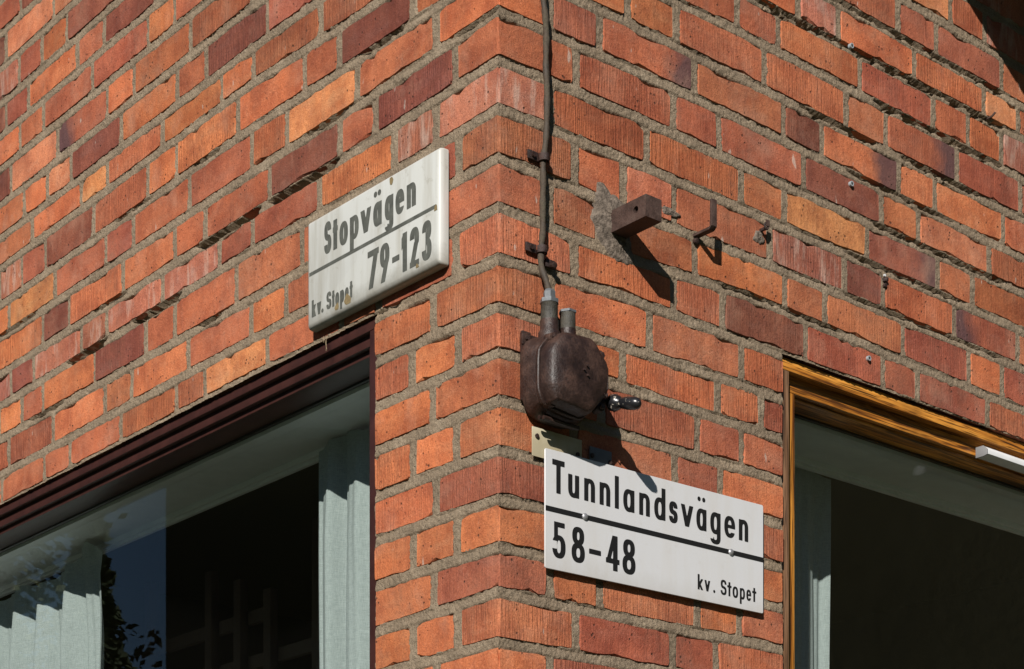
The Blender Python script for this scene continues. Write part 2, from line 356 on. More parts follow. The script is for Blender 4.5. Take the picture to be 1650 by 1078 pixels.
def enamel_sign(name, base, dirt, amount):
    s = NT(name); co = s.coord('Object')
    st = s.noise(s.coord('Object', (26, 26, 3.2)), 1, 4, .6)
    sp = s.noise(co, 33, 5, .7)
    c = s.mix(s.math('MULTIPLY', s.ramp(st, [(.45, 0), (.75, 1)]), amount), base, dirt)
    c = s.mix(s.math('MULTIPLY', s.ramp(sp, [(.60, 0), (.74, 1)]), amount * .9), c, tuple(x * .8 for x in dirt))
    gx = s.n('ShaderNodeSeparateXYZ'); tc_ = s.n('ShaderNodeTexCoord'); s.l.new(tc_.outputs['Object'], gx.inputs[0])
    low = s.math('MULTIPLY', s.ramp(s.math('MULTIPLY_ADD', sp, .05, s.math('ADD', gx.outputs[2], -.02)), [(.004, 1), (.045, 0)]), min(1.0, amount * 1.1))
    c = s.mix(low, c, tuple(x * .62 for x in dirt))
    n = s.bump(s.noise(co, 9, 2, .5), .12, .004)
    return s.fin(c, .33 + .2 * amount, n, Specular_IOR_Level=.35)

def wood(name, axis, c0, c1, c2, rough=.35, knots=True):
    s = NT(name)
    sc = (2.2, 60, 60) if axis == 'x' else (60, 60, 2.2)
    g = s.noise(s.coord('Object', sc), 1, 4, .62, dist=.7)
    f = s.noise(s.coord('Object', tuple(v * 4 for v in sc)), 1, 2, .6)
    w = s.noise(s.coord('Object', (4, 9, 9) if axis == 'x' else (9, 9, 4)), 1, 4, .6)
    base = s.ramp(g, [(.36, c0), (.47, c1), (.62, c2)])
    base = s.mix(s.ramp(f, [(.38, .85), (.48, 0)]), base, c0)
    ck = s.noise(s.coord('Object', (5, 230, 230) if axis == 'x' else (230, 230, 5)), 1, 2, .5)
    base = s.mix(s.ramp(ck, [(.34, .9), (.38, 0)]), base, (.02, .008, .004))
    base = s.mix(s.ramp(w, [(.54, 0), (.72, .6)]), base, tuple(x * .9 for x in c0))
    n = s.bump(g, .35, .0016)
    return s.fin(base, rough, n, Specular_IOR_Level=.5)

M = {}
M['brick'] = brick_material(); M['mortar'] = mortar_material()
M['core'] = simple('wall_core', (.3, .25, .2), .9)
M['patch'] = simple('rough_cement', (.150, .122, .098), .95, 170, .008, .5, vscale=110, spec=.1)
M['brown_paint'] = simple('brown_paint', (.040, .0135, .0105), .42, 120, .0006, .25, spec=.45)
M['wood_x'] = wood('varnished_wood_across', 'x', (.070, .024, .007), (.42, .155, .022), (.64, .28, .048))
M['wood_z'] = wood('varnished_wood_up', 'z', (.07, .02, .005), (.40, .15, .02), (.66, .30, .05))
M['wood_grey'] = wood('weathered_wood', 'z', (.055, .03, .018), (.15, .075, .035), (.24, .13, .07), .6)
M['wood_dark'] = simple('dark_stained_wood', (.055, .028, .014), .5, 60, .001, .4)
M['lining'] = simple('white_lining', (.72, .74, .74), .5, 0, 0, .06)
M['room'] = simple('room_plaster', (.16, .145, .085), .9)
M['rust'] = rust_metal('rusty_iron', (.014, .008, .007), (.032, .016, .012), (.075, .036, .024), .40)
M['rust_bar'] = rust_metal('rusty_bar', (.030, .016, .012), (.060, .032, .024), (.085, .052, .040), .6, 40)
M['rust_dark'] = rust_metal('dark_rust', (.016, .009, .007), (.032, .015, .012), (.055, .026, .018), .5, 60)
M['cable'] = rust_metal('painted_cable', (.032, .024, .016), (.060, .043, .028), (.085, .076, .05), .68, 30)
M['gland'] = rust_metal('grey_gland', (.026, .023, .018), (.050, .045, .034), (.075, .066, .052), .5, 50)
M['zinc'] = simple('grey_zinc', (.13, .14, .15), .45, 150, .0005, .3, .3)
M['knob'] = None
M['black'] = simple('black_print', (.012, .012, .013), .38)
M['faded'] = simple('faded_print', (.085, .088, .076), .5, 0, 0, .25, vscale=60)
M['sign_white'] = enamel_sign('white_enamel', (.56, .565, .58), (.46, .41, .33), .22)
M['sign_old'] = enamel_sign('weathered_enamel', (.475, .485, .465), (.27, .25, .20), .62)
M['cream'] = enamel_sign('cream_metal', (.52, .48, .36), (.35, .27, .13), .45)
M['white_metal'] = simple('white_lacquer', (.60, .61, .62), .4, 0, 0, .05)
M['cap'] = simple('grey_cap', (.20, .20, .205), .6)
M['dark_slot'] = simple('dark_slot', (.03, .03, .03), .5)
M['screw'] = simple('dull_steel', (.36, .36, .37), .4, 200, .0004, .3, .6)
M['plug'] = simple('plug_plastic', (.28, .31, .33), .5)
M['lawn'] = simple('lawn', (.040, .055, .020), .95, 60, .01, .4)
M['leaf'] = simple('spruce_needles', (.035, .055, .018), .8, 0, 0, .3)
M['leaf2'] = simple('broad_leaves', (.075, .085, .028), .8, 0, 0, .3)
M['olive'] = simple('olive_plaster', (.17, .15, .085), .95, 3, .02, .15, vscale=.4)
M['tar'] = simple('tarred_boards', (.018, .015, .013), .8, 30, .004, .3)
M['bark'] = simple('bark', (.12, .09, .07), .9, 40, .01, .4)
M['straw'] = simple('dry_straw', (.26, .20, .12), .8)
M['rackwood'] = simple('rack_wood', (.13, .10, .07), .6)

s = NT('chipped_black_knob'); co = s.coord('Object')
s.l  # worn black paint with pale chips
M['knob'] = s.fin(s.mix(s.ramp(s.noise(co, 120, 3, .6), [(.635, 0), (.67, 1)]), (.012, .012, .014), (.55, .5, .42)), .3, None, Specular_IOR_Level=.55)

s = NT('rust_stain'); co = s.coord('Object')
M['stain'] = s.fin(s.mix(s.noise(co, 160, 3, .6), (.10, .065, .03), (.27, .21, .10)), .8)

s = NT('linen_curtain'); co = s.coord('Object')
wv = s.noise(s.coord('Object', (900, 900, 60)), 1, 2, .6); wh = s.noise(s.coord('Object', (60, 60, 900)), 1, 2, .6)
wt = s.math('ADD', wv, wh)
cc = s.mix(s.ramp(s.math('MULTIPLY', wt, .5), [(.36, 0), (.62, 1)]), (.33, .375, .37), (.50, .555, .55))
s.fin(cc, .9, s.bump(wt, .4, .001), Specular_IOR_Level=.1)
tr = s.n('ShaderNodeBsdfTranslucent'); s.l.new(cc, tr.inputs[0])
mx = s.n('ShaderNodeMixShader'); mx.inputs[0].default_value = .22
s.l.new(s.b.outputs[0], mx.inputs[1]); s.l.new(tr.outputs[0], mx.inputs[2]); s.l.new(mx.outputs[0], s.out.inputs[0])
M['curtain'] = s.m

s = NT('window_glass')
tp = s.n('ShaderNodeBsdfTransparent'); tp.inputs[0].default_value = (.925, .945, .938, 1)
gl = s.n('ShaderNodeBsdfGlossy'); gl.inputs['Roughness'].default_value = .0
ge = s.n('ShaderNodeNewGeometry'); dt = s.n('ShaderNodeVectorMath', operation='DOT_PRODUCT'); s.l.new(ge.outputs['Normal'], dt.inputs[0]); s.l.new(ge.outputs['Incoming'], dt.inputs[1])
sch = s.math('MULTIPLY_ADD', s.math('POWER', s.math('SUBTRACT', 1.0, s.math('ABSOLUTE', dt.outputs['Value'])), 5.0), .96, .04)
mx = s.n('ShaderNodeMixShader'); s.l.new(sch, mx.inputs[0]); s.l.new(tp.outputs[0], mx.inputs[1]); s.l.new(gl.outputs[0], mx.inputs[2])
s.l.new(mx.outputs[0], s.out.inputs[0]); M['glass'] = s.m

# ------------------------------------------------------------------ the place: lawn, house, its two walls
lawn = mesh('lawn', [(-400, -400, 0), (400, -400, 0), (400, 400, 0), (-400, 400, 0)], [(0, 1, 2, 3)], M['lawn'])
tag(link('lawn', lawn), 'mown green lawn around the brick house', kind='structure')

house = link('brick_house', None, None, (CX, CY, 0))
tag(house, 'corner of a red brick house with a window in either wall', 'house')
ROT = {'R': math.pi / 2 - ANG, 'L': -ANG}
SG = {'R': 1, 'L': -1}
# window openings in each wall: u0, u1, v0, v1 (u = metres from the corner, v = metres above the eye)
WIN = {'L': (.398, 2.95, .30, 1.563), 'R': (.801, 2.90, .30, 1.563)}

def L(side, u, v, out=0.0):
    """wall coordinates -> local coordinates of that wall's frame"""
    return (SG[side] * u, -out, v + EYE)

def Wpt(side, u, v, out=0.0):
    p = Matrix.Rotation(ROT[side], 4, 'Z') @ Vector(L(side, u, v, out)); return p + Vector((CX, CY, 0))

walls = {}
for side in 'LR':
    u0, u1, v0, v1 = WIN[side]
    mb = MB(); T = .032; B = .27
    def cb(ua, ub, va, vb):
        a, b = sorted((SG[side] * ua, SG[side] * ub)); mb.box(a, b, T, B, va + EYE, vb + EYE)
    cb(.034 if side == 'R' else .271, u0, -EYE, 3.4); cb(u1, 4.3, -EYE, 3.4); cb(u0, u1, v1 + .004, 3.4); cb(u0, u1, -EYE, v0)
    w = mb.build('wall', M['core'], house, (0, 0, 0), (0, 0, ROT[side]))
    walls[side] = w

def vmod(j): return VTOP - PITCH * j
def bedv(side, j, u):
    p = BEDS.get((side, j))
    if p is None: return vmod(j)
    if u <= p[0][0]: return p[0][1]
    for (a, x), (b, y) in zip(p, p[1:]):
        if u <= b: return x + (y - x) * (u - a) / (b - a)
    return p[-1][1]

TONES = {'o': (.505, .154, .064), 'm': (.410, .124, .057), 'r': (.360, .102, .057), 'd': (.235, .072, .047), 'y': (.550, .215, .082), 'Y': (.480, .152, .058),
         'p': (.400, .138, .086), 'l': (.520, .188, .090), 'k': (.43, .124, .060), 'K': (.45, .130, .060), 'D': (.30, .090, .057)}
ALPHA = {'k': .7, 'K': .9, 'D': .9, 'p': .5}
QUOIN = {-4: 'r', -3: 'm', -2: 'o', -1: 'o', 0: 'm', 1: 'p', 2: 'Y', 3: 'o', 4: 'o', 5: 'o', 6: 'o', 7: 'm', 8: 'o', 9: 'r', 10: 'o', 11: 'r', 12: 'o', 13: 'o'}

def fill_row(side, r):
    """joints of one course: measured ones where the photo shows them, the bond carried on beyond"""
    q = .195 if (r % 2 == 0) == (side == 'R') else .130
    meas = list(ROWS.get((side, r), []))
    ends = [('q', 0.0)] + meas
    out = []           # (u, code)
    u = 0.0; first = True
    rr = random.Random(r * 13 + (7 if side == 'L' else 3))
    pat = rr.randrange(3)
    def step():
        nonlocal pat
        pat = (pat + 1) % 3; return .1325 if pat == 0 else .2655
    nxt = [m[0] for m in meas]
    codes = [m[1] for m in meas]
    rc = lambda: rr.choice('oooommmrrrdyp')
    seq = []
    i = 0
    if not nxt or nxt[0] > .24:
        u = q; seq.append((u, rc()))
    else:
        u = nxt[0]; seq.append((u, codes[0])); i = 1
    while u < 4.2:
        if i < len(nxt):
            gap = nxt[i] - u
            if gap < .31: u = nxt[i]; seq.append((u, codes[i])); i += 1; continue
            if gap < .47: u = u + (.1325 if gap < .45 else .2); seq.append((u, rc())); continue
            u += step()
            if nxt[i] - u < .12: u = nxt[i] - .1325
            seq.append((u, rc())); continue
        u += step(); seq.append((u, rc()))
    return seq

def brick_grid(side, ua, ub, va, vb, seed, proud=0.0, chip=1.0, quoin=None):
    """one brick: front skin with ragged, chipped edges wrapped round its path, sides running back into the wall.
    va/vb give top and bottom along the wall. s<0 lies on the left wall for a corner brick."""
    g = random.Random(seed)
    def run(a, b):
        n = max(2, int(round(abs(b - a) / .019))); return [a + (b - a) * k / n + (g.uniform(-.003, .003) if 0 < k < n else 0) for k in range(n + 1)]
    if quoin:
        a, b = quoin
        S = [-a] + run(-a + .006, -.005) + [0.0] + run(.005, b - .006) + [b]
        kinds = ['e'] + ['f'] * (len(S) - 2) + ['e']
    else:
        S = [ua] + run(ua + .005, ub - .005) + [ub]
        kinds = ['e'] + ['f'] * (len(S) - 2) + ['e']
    n = len(S); DB = .055
    tilt = g.uniform(-.0010, .0010); bow = g.uniform(-.0009, .0009)
    eT = [abs(g.gauss(0, 1)) for _ in S]; eB = [abs(g.gauss(0, 1)) for _ in S]
    crn = [.0025 + g.random() ** 2 * .0085 for _ in range(4)]
    dT = [0.0] * n; dB = [0.0] * n
    for arr in (dT, dB):                      # bites out of the arris
        for _ in range(g.choice((0, 0, 1, 1, 2))):
            c = g.randrange(n); wd = g.choice((0, 0, 1, 1, 2)); dp = g.uniform(.0015, .0062) * chip
            for k in range(n):
                if abs(k - c) <= wd: arr[k] += dp * (1 - abs(k - c) / (wd + 1.0))
    out = []
    for i, (ss, k) in enumerate(zip(S, kinds)):
        uu = abs(ss)
        if quoin:
            if ss == 0: tt = (va[0](0) + va[1](0)) / 2; bb = (vb[0](0) + vb[1](0)) / 2
            else: q = 0 if ss < 0 else 1; tt = va[q](uu); bb = vb[q](uu)
        else: tt, bb = va(uu), vb(uu)
        w = bow * math.sin(math.pi * i / (n - 1))
        tt = tt - .00065 * eT[i] - dT[i] + w; bb = bb + .00065 * eB[i] + dB[i] + w
        if k == 'e': tt -= crn[0 if i == 0 else 1]; bb += crn[2 if i == 0 else 3]
        elif i == 1 or i == n - 2:
            q_ = 0 if i == 1 else 1; tt -= crn[q_] * .22; bb += crn[2 + q_] * .22
        f = proud + tilt * (i / (n - 1) - .5) * 2
        cT = .0011 + .0009 * eT[i] + dT[i] * .3; cB = .0011 + .0009 * eB[i] + dB[i] * .3
        if ss == 0 and quoin: f -= .0006 + .0016 * abs(g.gauss(0, .6))
        c = [(ss, -DB, tt), (ss, f - .0065, tt), (ss, f - .0005 * eT[i] - dT[i] * .25, tt - cT), (ss, f - .0005 * eB[i] - dB[i] * .25, bb + cB), (ss, f - .0065, bb), (ss, -DB, bb)]
        if quoin:
            a3, b3 = c[2], c[3]; mids = []
            for q_ in (.25, .5, .75):
                o_ = a3[1] + (b3[1] - a3[1]) * q_ + (-(.0022 * abs(g.gauss(0, .7))) + .0008 if ss == 0 else g.uniform(-.0004, .0006)) + (-.0008 if 0 < abs(ss) < .006 else 0)
                mids.append((ss, o_, a3[2] + (b3[2] - a3[2]) * (q_ + g.uniform(-.07, .07))))
            c = c[:3] + mids + c[3:]
        if k == 'e':
            sg = 1 if i == 0 else -1
            wb = [g.uniform(0, .0018) for _ in c]; ins = .0016 + g.uniform(0, .0014)
            cc = [(a_ + sg * q_, o_, v_) for (a_, o_, v_), q_ in zip(c, wb)]
            backc = [(a_, -DB, v_) for a_, o_, v_ in cc]; perc = [(a_, min(o_, proud - .006), v_) for a_, o_, v_ in cc]; frc = [(a_ + sg * ins, o_, v_) for a_, o_, v_ in cc]
            out += [backc, perc, frc] if i == 0 else [frc, perc, backc]
        else: out.append(c)
    verts = []; faces = []
    for c in out:
        for (ss, o, v) in c:
            if quoin:
                if ss == 0: x = y = (.0012 - o if o > -.05 else DB)
                elif ss < 0: x, y = -o, max(-ss, DB if o < -.05 else -ss)
                else: x, y = max(ss, DB if o < -.05 else ss), -o
                verts.append((x, y, v + EYE))
            else: verts.append((SG[side] * ss, -o, v + EYE))
    R_ = 9 if quoin else 6
    for i in range(len(out) - 1):
        for k in range(R_ - 1):
            f = (i * R_ + k, i * R_ + k + 1, (i + 1) * R_ + k + 1, (i + 1) * R_ + k)
            if side == 'L' and not quoin: f = f[::-1]
            faces.append(f)
    return verts, faces

def add_brick(side, geo, code, u, v):
    verts, faces = geo
    cx = sum(p[0] for p in verts) / len(verts); cz = sum(p[2] for p in verts) / len(verts); cy = 0.0
    me = mesh('brick', [(x - cx, y - cy, z - cz) for x, y, z in verts], faces, M['brick'])
    o = link('brick', me, walls[side], (cx, cy, cz))
    g = rnd
    t = TONES[code]; f = g.uniform(.78, 1.1); h = g.uniform(-.05, .05)
    w = g.random() ** 1.6 * (.42 if side == 'R' else .22); k_ = t[0] / .47
    t = (t[0] * (1 - w) + .40 * k_ * w, t[1] * (1 - w) + .158 * k_ * w, t[2] * (1 - w) + .110 * k_ * w)
    o.color = (t[0] * f, t[1] * f * (1 + h), t[2] * f * (1 - h * .5), ALPHA.get(code, .6))
    return o

FRAME = {'L': (2.16, -9, 13), 'R': (1.72, -6, 13)}
def in_view(side, u, v):
    """roughly what the photograph frames (camera at the origin, looking along +y)"""
    p = Wpt(side, u, v); px = 825 + 3131 * p.x / p.y; py = 1742 - 3131 * (p.z - EYE) / p.y
    return -15 < px < 1665 and -15 < py < 1093

extra = {'L': ([], []), 'R': ([], [])}
bricks_u = {}   # for the mortar: (side,row) -> list of (ua, ub)
JH = .0195      # bed joint
for side in 'LR':
    u0, u1, w0, w1 = WIN[side]
    for r in range(-15, 34):
        seq = fill_row(side, r)
        top = lambda u, r=r, side=side: bedv(side, r, u) - JH / 2
        bot = lambda u, r=r, side=side: bedv(side, r + 1, u) + JH / 2
        spans = []
        q = seq[0][0]
        us = [(0.0, QUOIN.get(r, 'm'))] + seq
        for i, (a, code) in enumerate(us[:-1]):
            b = us[i + 1][0]
            if side == 'L' and i: code = us[i + 1][1]      # surveyed towards the corner on this wall
            jw = .0205 if (b < .6 and side == 'L') else (.018 if b < .6 else .0145)
            ua = a + (0 if i == 0 else jw / 2); ub = b - jw / 2
            mid = (top(ua) + bot(ua)) / 2
            if w0 - .03 < mid < w1:
                if ua > u0 - .03 and ub < u1 + .03: continue
                if ua < u0 < ub or (ua < u0 and ub > u0 - .05): ub = u0 - .001
                if ua < u1 < ub: ua = u1 + .001
                if ub - ua < .03: continue
            spans.append((ua, ub, i, code))
        bricks_u[(side, r)] = [(a, b) for a, b, _, _ in spans]
        for ua, ub, i, code in spans:
            if i == 0: continue
            sd = r * 1000 + i * 7 + (3 if side == 'L' else 5)
            g = random.Random(sd)
            chip = 1.6 if code in 'yp' else 1
            vis = any(in_view(side, uu, vv) for uu in (ua, (ua + ub) / 2, ub) for vv in (top(ua), (top(ua)+bot(ua))/2, bot(ua)))
            geo = brick_grid(side, ua, ub, top, bot, sd, g.uniform(-.0013, .0010), chip)
            if vis: add_brick(side, geo, code, ua, top(ua))
            else:
                V, F = extra[side]; base = len(V); V += geo[0]; F += [tuple(x + base for x in f) for f in geo[1]]
# corner bricks: one brick shows a long side on one wall and a cut end on the other
for r in range(-15, 34):
    la = bricks_u[('L', r)][0][1]; rb = bricks_u[('R', r)][0][1]
    tf = [lambda u, s=s, r=r: bedv(s, r, u) - JH / 2 for s in 'LR']; bf = [lambda u, s=s, r=r: bedv(s, r + 1, u) + JH / 2 for s in 'LR']
    geo = brick_grid('R', 0, 0, tf, bf, 999 + r, random.Random(r).uniform(-.0008, .0014), 1, quoin=(la, rb))
    if in_view('R', .02, tf[1](0)) or in_view('R', .02, bf[1](0)): add_brick('R', geo, QUOIN.get(r, 'm'), 0, 0)
    else:
        V, F = extra['R']; base = len(V); V += geo[0]; F += [tuple(x + base for x in f) for f in geo[1]]
for side in 'LR':
    V, F = extra[side]
    o = link('brickwork', mesh('brickwork', V, F, M['brick']), walls[side]); o['kind'] = 'stuff'; o.color = (.33, .08, .034, .6)

# ------------------------------------------------------------------ mortar: real relief between the bricks
def vnoise(shape_u, shape_v, U, V, sc, seed):
    g = np.random.RandomState(seed); tab = g.rand(512, 512)
    x = U / sc; y = V / sc; xi = np.floor(x).astype(int); yi = np.floor(y).astype(int); fx = x - xi; fy = y - yi
    fx = fx * fx * (3 - 2 * fx); fy = fy * fy * (3 - 2 * fy)
    t = lambda a, b: tab[a % 512, b % 512]
    return (t(xi, yi) * (1 - fx) + t(xi + 1, yi) * fx) * (1 - fy) + (t(xi, yi + 1) * (1 - fx) + t(xi + 1, yi + 1) * fx) * fy - .5

# open or washed-out stretches of bed joint: side, joint, u from, u to, depth
HOLES = [('L', 1, .52, .80, .030), ('L', 1, .82, 1.10, .034), ('L', 2, 1.16, 1.40, .028), ('L', 2, 1.52, 1.74, .028), ('L', -1, .30, .45, .012), ('L', 3, .98, 1.1, .010), ('L', 0, .50, .66, .009), ('L', 3, 1.75, 1.95, .010),
         ('L', -1, .98, 1.12, .006), ('L', -1, 1.28, 1.5, .006), ('L', 0, 1.9, 2.2, .006), ('L', 1, 1.4, 1.6, .005), ('L', 8, .40, .44, .010), ('R', -1, .85, 1.12, .008), ('R', -1, 1.2, 1.5, .007),
         ('R', -2, 1.1, 1.6, .008), ('R', -3, .7, 1.6, .008), ('R', -4, .8, 1.6, .007), ('R', 0, 1.0, 1.4, .006), ('R', 1, 1.1, 1.6, .006),
         ('R', 2, 1.0, 1.45, .005), ('R', 3, 1.0, 1.6, .004), ('R', 4, .6, 1.0, .003), ('L', 0, 0, .16, .006), ('L', 5, .3, .41, .004)]
HOLES = [(a, b, c, d, e * (1.7 if a == 'R' else 1)) for a, b, c, d, e in HOLES]
def mortar(side):
    umax = 2.45 if side == 'L' else 1.95
    step = .0027
    us = np.arange(0.0, umax, step); nv = int((2.95 - .45) / step); vs = 2.95 - np.arange(nv) * step
    # outside the corner the sheet wraps to the other one
    U, V = np.meshgrid(us, vs, indexing='ij')
    H = np.full(U.shape, -.02)
    inside = np.full(U.shape, -1.0)   # depth inside a brick, metres (negative = in a joint)
    W = U + (10 if side == 'L' else 0)
    n1 = vnoise(0, 0, W, V, .0055, 1); n2 = vnoise(0, 0, W, V, .016, 2); n3 = vnoise(0, 0, W, V, .09, 3); n4 = vnoise(0, 0, W, V, .0032, 4); n5 = vnoise(0, 0, W, V, .035, 5)
    rough = n1 * .0024 + n2 * .0026 + n4 * .0018 + n5 * .0012
    jt = {}
    for r in range(-12, 14):
        t = np.array([bedv(side, r, u) for u in us])[:, None]; b = np.array([bedv(side, r + 1, u) for u in us])[:, None]
        m = (V <= t) & (V > b)
        top = t - JH / 2; bot = b + JH / 2
        dv = np.minimum(top - V, V - bot)
        du = np.full(U.shape, -1.0)
        for a, c in bricks_u[(side, r)]:
            aa = -1 if a == 0 else a
            du = np.maximum(du, np.minimum(U - aa, c - U))
        inside = np.where(m, np.minimum(dv, du), inside)
        # how far down from the underside of the upper brick, 0..1 over the bed joint
        # upper half of the joint lies in row r above (V < bot) ; lower half in this row (V > top)
        low = m & (V > top)       # lower half of joint r
        upp = m & (V < bot)       # upper half of joint r+1
        for mask, j, tt in ((low, r, (t + JH / 2 - V) / JH), (upp, r + 1, (bot - V) / JH)):
            extra_d = np.zeros(U.shape)
            for s_, jj, a, c, d in HOLES:
                if s_ == side and jj == j:
                    w = np.clip((U - a) / .03, 0, 1) * np.clip((c - U) / .03, 0, 1); extra_d += d * w * (1 + 1.0 * n2)
            base = .0018 + .006 * n3 + (.0012 if side == 'R' else 0) + .005 * n2
            dtop = np.clip(base, .0003, .012)
            kk = np.clip(1 - tt * 1.25, 0, 1)
            lim = np.where(extra_d > .015, 1.0, np.where(extra_d > .009, .62, .46)); k2 = np.clip((lim + .25 * n2 - tt) / .16, 0, 1)
            h = -(.0006 + dtop * kk ** 1.1 + extra_d * 1.25 * k2)
            H = np.where(mask, h, H)
        head = m & (V <= top) & (V >= bot)
        H = np.where(head, -.0022 + .003 * n3 - .0015 * n5, H)
    Z = H + rough
    fall = np.clip((inside - .0035) / .005, 0, 1)
    Z = Z * (1 - fall) + (-.024) * fall
    Z = np.minimum(Z, .0012)
    keep_v = inside < .012
    # windows
    u0, u1, w0, w1 = WIN[side]
    outw = ~((U > u0 - .002) & (U < u1) & (V > w0) & (V < w1 + .003))
    ok = keep_v[:-1, :-1] | keep_v[1:, :-1] | keep_v[:-1, 1:] | keep_v[1:, 1:]
    ok &= outw[:-1, :-1] & outw[1:, 1:] & outw[1:, :-1] & outw[:-1, 1:]
    nu, nvv = U.shape
    Uo = U.copy()
    # close the corner: first column of each sheet is pushed to the shared arris
    X = SG[side] * Uo; Y = -Z
    X[0, :] = SG[side] * np.abs(Z[0, :]) if True else 0
    idx = np.arange(nu * nvv).reshape(nu, nvv)
    a = idx[:-1, :-1][ok]; b = idx[1:, :-1][ok]; c = idx[1:, 1:][ok]; d = idx[:-1, 1:][ok]
    quads = np.stack([a, d, c, b] if side == 'R' else [a, b, c, d], 1)
    used, inv = np.unique(quads, return_inverse=True); quads = inv.reshape(-1, 4)
    co = np.stack([X.ravel(), Y.ravel(), V.ravel() + EYE], 1)[used]
    me = bpy.data.meshes.new('mortar'); me.vertices.add(len(co)); me.vertices.foreach_set('co', co.ravel())
    me.loops.add(quads.size); me.loops.foreach_set('vertex_index', quads.ravel().astype(np.int32))
    me.polygons.add(len(quads)); me.polygons.foreach_set('loop_start', np.arange(0, quads.size, 4, dtype=np.int32)); me.polygons.foreach_set('loop_total', np.full(len(quads), 4, np.int32))
    me.update(calc_edges=True); me.materials.append(M['mortar'])
    me.polygons.foreach_set('use_smooth', np.ones(len(quads), bool))
    o = link('mortar', me, walls[side]); o['kind'] = 'stuff'
    # plain flush mortar behind the brickwork outside the sheet
    print('mortar quads', side, len(quads))
    mb = MB()
    S = SG[side]
    def slab(ua, ub, va, vb):
        a, b = sorted((S * ua, S * ub)); mb.box(a, b, .006, .031, va + EYE, vb + EYE)
    slab(umax, 4.28, w1 + .004, 2.95); slab(umax, u1, -EYE, .30) if umax < u1 else None
    slab(u1 + .002, 4.28, -EYE, w1); slab(.03, 4.28, 2.95, 3.4); slab(.03, umax, -1.25, .30); slab(.03, u0, .30, .455)
    o = mb.build('joint_filling', M['mortar'], walls[side]); o['kind'] = 'stuff'
for side in 'LR': mortar(side)

# ------------------------------------------------------------------ windows
def member(win, side, name, mat, u0, u1, d0, d1, v0, v1, bevel=.0015):
    a, b = sorted((SG[side] * u0, SG[side] * u1))
    cx, cz = (a + b) / 2, (v0 + v1) / 2 + EYE
    mb = MB().box(a - cx, b - cx, d0, d1, v0 - (v0 + v1) / 2, v1 - (v0 + v1) / 2)
    return mb.build(name, mat, win, (cx, 0, cz), bevel=bevel)

for side in 'LR':
    u0, u1, v0, v1 = WIN[side]
    win = link('window', None, house, (0, 0, 0), (0, 0, ROT[side]))
    if side == 'R':
        win['label'] = 'window with varnished orange-brown wooden frame'
        mx_, mz_, mj = M['wood_x'], M['wood_z'], M['wood_grey']
        f = [(.012, .026), (.034, .034), (.047, .006)]; jw = [(.012, .030), (.034, .043), (.047, .012)]
    else:
        win['label'] = 'window with dark red-brown painted frame'
        mx_ = mz_ = mj = M['brown_paint']
        f = [(.011, .021), (.024, .024), (.037, .013)]; jw = [(.011, .030), (.026, .022), (.040, .010)]
    # head rails, stepping back and down
    v = v1 + .003
    prevj = 0
    for k, ((d, h), (dj, wj)) in enumerate(zip(f, jw)):
        member(win, side, 'head_rail', mx_, u0 - .0005 if k == 0 else u0 + prevj + .0005, u1, d, .105 if k == 2 else f[k + 1][0] + .03, v - h, v - (0 if k == 0 else -.0004) )
        v -= h; prevj += wj
    vg = v
    uj = u0; vj = v1 + .003
    for k, (d, w) in enumerate(jw):
        hh = sum(x[1] for x in f[:k + 1])
        member(win, side, 'jamb', mj if k == 0 else mz_, uj - (0 if k == 0 else -.0004), uj + w, d + .0006, .105 if k == 2 else jw[k + 1][0] + .03, v0, v1 + .003 - (hh if k else f[0][1] + .0) - .0003)
        uj += w
    member(win, side, 'jamb', mz_, u1 - .07, u1 - .001, .012, .105, v0, v1 - .04)
    member(win, side, 'sill', mx_, u0, u1, .005, .11, v0, v0 + .05)
    ug = uj
    a, b = sorted((SG[side] * (ug - .006), SG[side] * (u1 - .06)))
    MB().box(a, b, .100, .104, v0 + .03 + EYE, vg + .004 + EYE).build('pane', M['glass'], win)
    # white inner lining: sash rail, deep head board, moulded edge, side boards
    def bar(name, ua, ub, da, db, va, vb, mat=M['lining'], bev=.001):
        a, b = sorted((SG[side] * ua, SG[side] * ub)); return MB().box(a, b, da, db, va + EYE, vb + EYE).build(name, mat, win, bevel=bev)
    bar('glazing_bead', ug - .01, u1 - .06, .106, .116, vg - .004, vg + .02, M['dark_slot'])
    bar('inner_rail', ug - .01, u1 - .06, .118, .150, vg - .012, vg + .03)
    bar('head_board', ug - .01, u1 - .05, .1505, .287, vg - .004, vg + .03)
    bar('moulding', ug - .012, u1 - .05, .2875, .297, vg - .016, vg + .03)
    bar('moulding', ug - .012, u1 - .05, .2975, .310, vg - .023, vg + .03)
    bar('side_board', ug - .03, ug - .008, .108, .285, v0, vg - .03)
    bar('side_board', u1 - .075, u1 - .05, .108, .285, v0, vg - .03)

# the room behind both windows
mb = MB()
x0, y0, x1, y1 = .275, .275, 4.2, 4.2
zf, zc = EYE - 1.0, EYE + 2.0
mb.v += [(x0, y0, zf), (x1, y0, zf), (x1, y1, zf), (x0, y1, zf), (x0, y0, zc), (x1, y0, zc), (x1, y1, zc), (x0, y1, zc)]
mb.f += [(0, 1, 2, 3), (4, 7, 6, 5), (1, 5, 6, 2), (2, 6, 7, 3)]
room = mb.build('room', M['room'], house, (0, 0, 0), (0, 0, ROT['R']))
# flat roof slab closing the top, overhang added to cut skylight; rear walls
MB().box(-.72, 5, -.72, 5, EYE + 3.42, EYE + 3.6).build('roof', M['wood_dark'], house, (0, 0, 0), (0, 0, ROT['R']))
MB().box(4.3, 4.5, 0.03, 4.5, 0, EYE + 3.4).box(0.03, 4.3, 4.3, 4.5, 0, EYE + 3.4).build('rear_wall', M['core'], house, (0, 0, 0), (0, 0, ROT['R']))

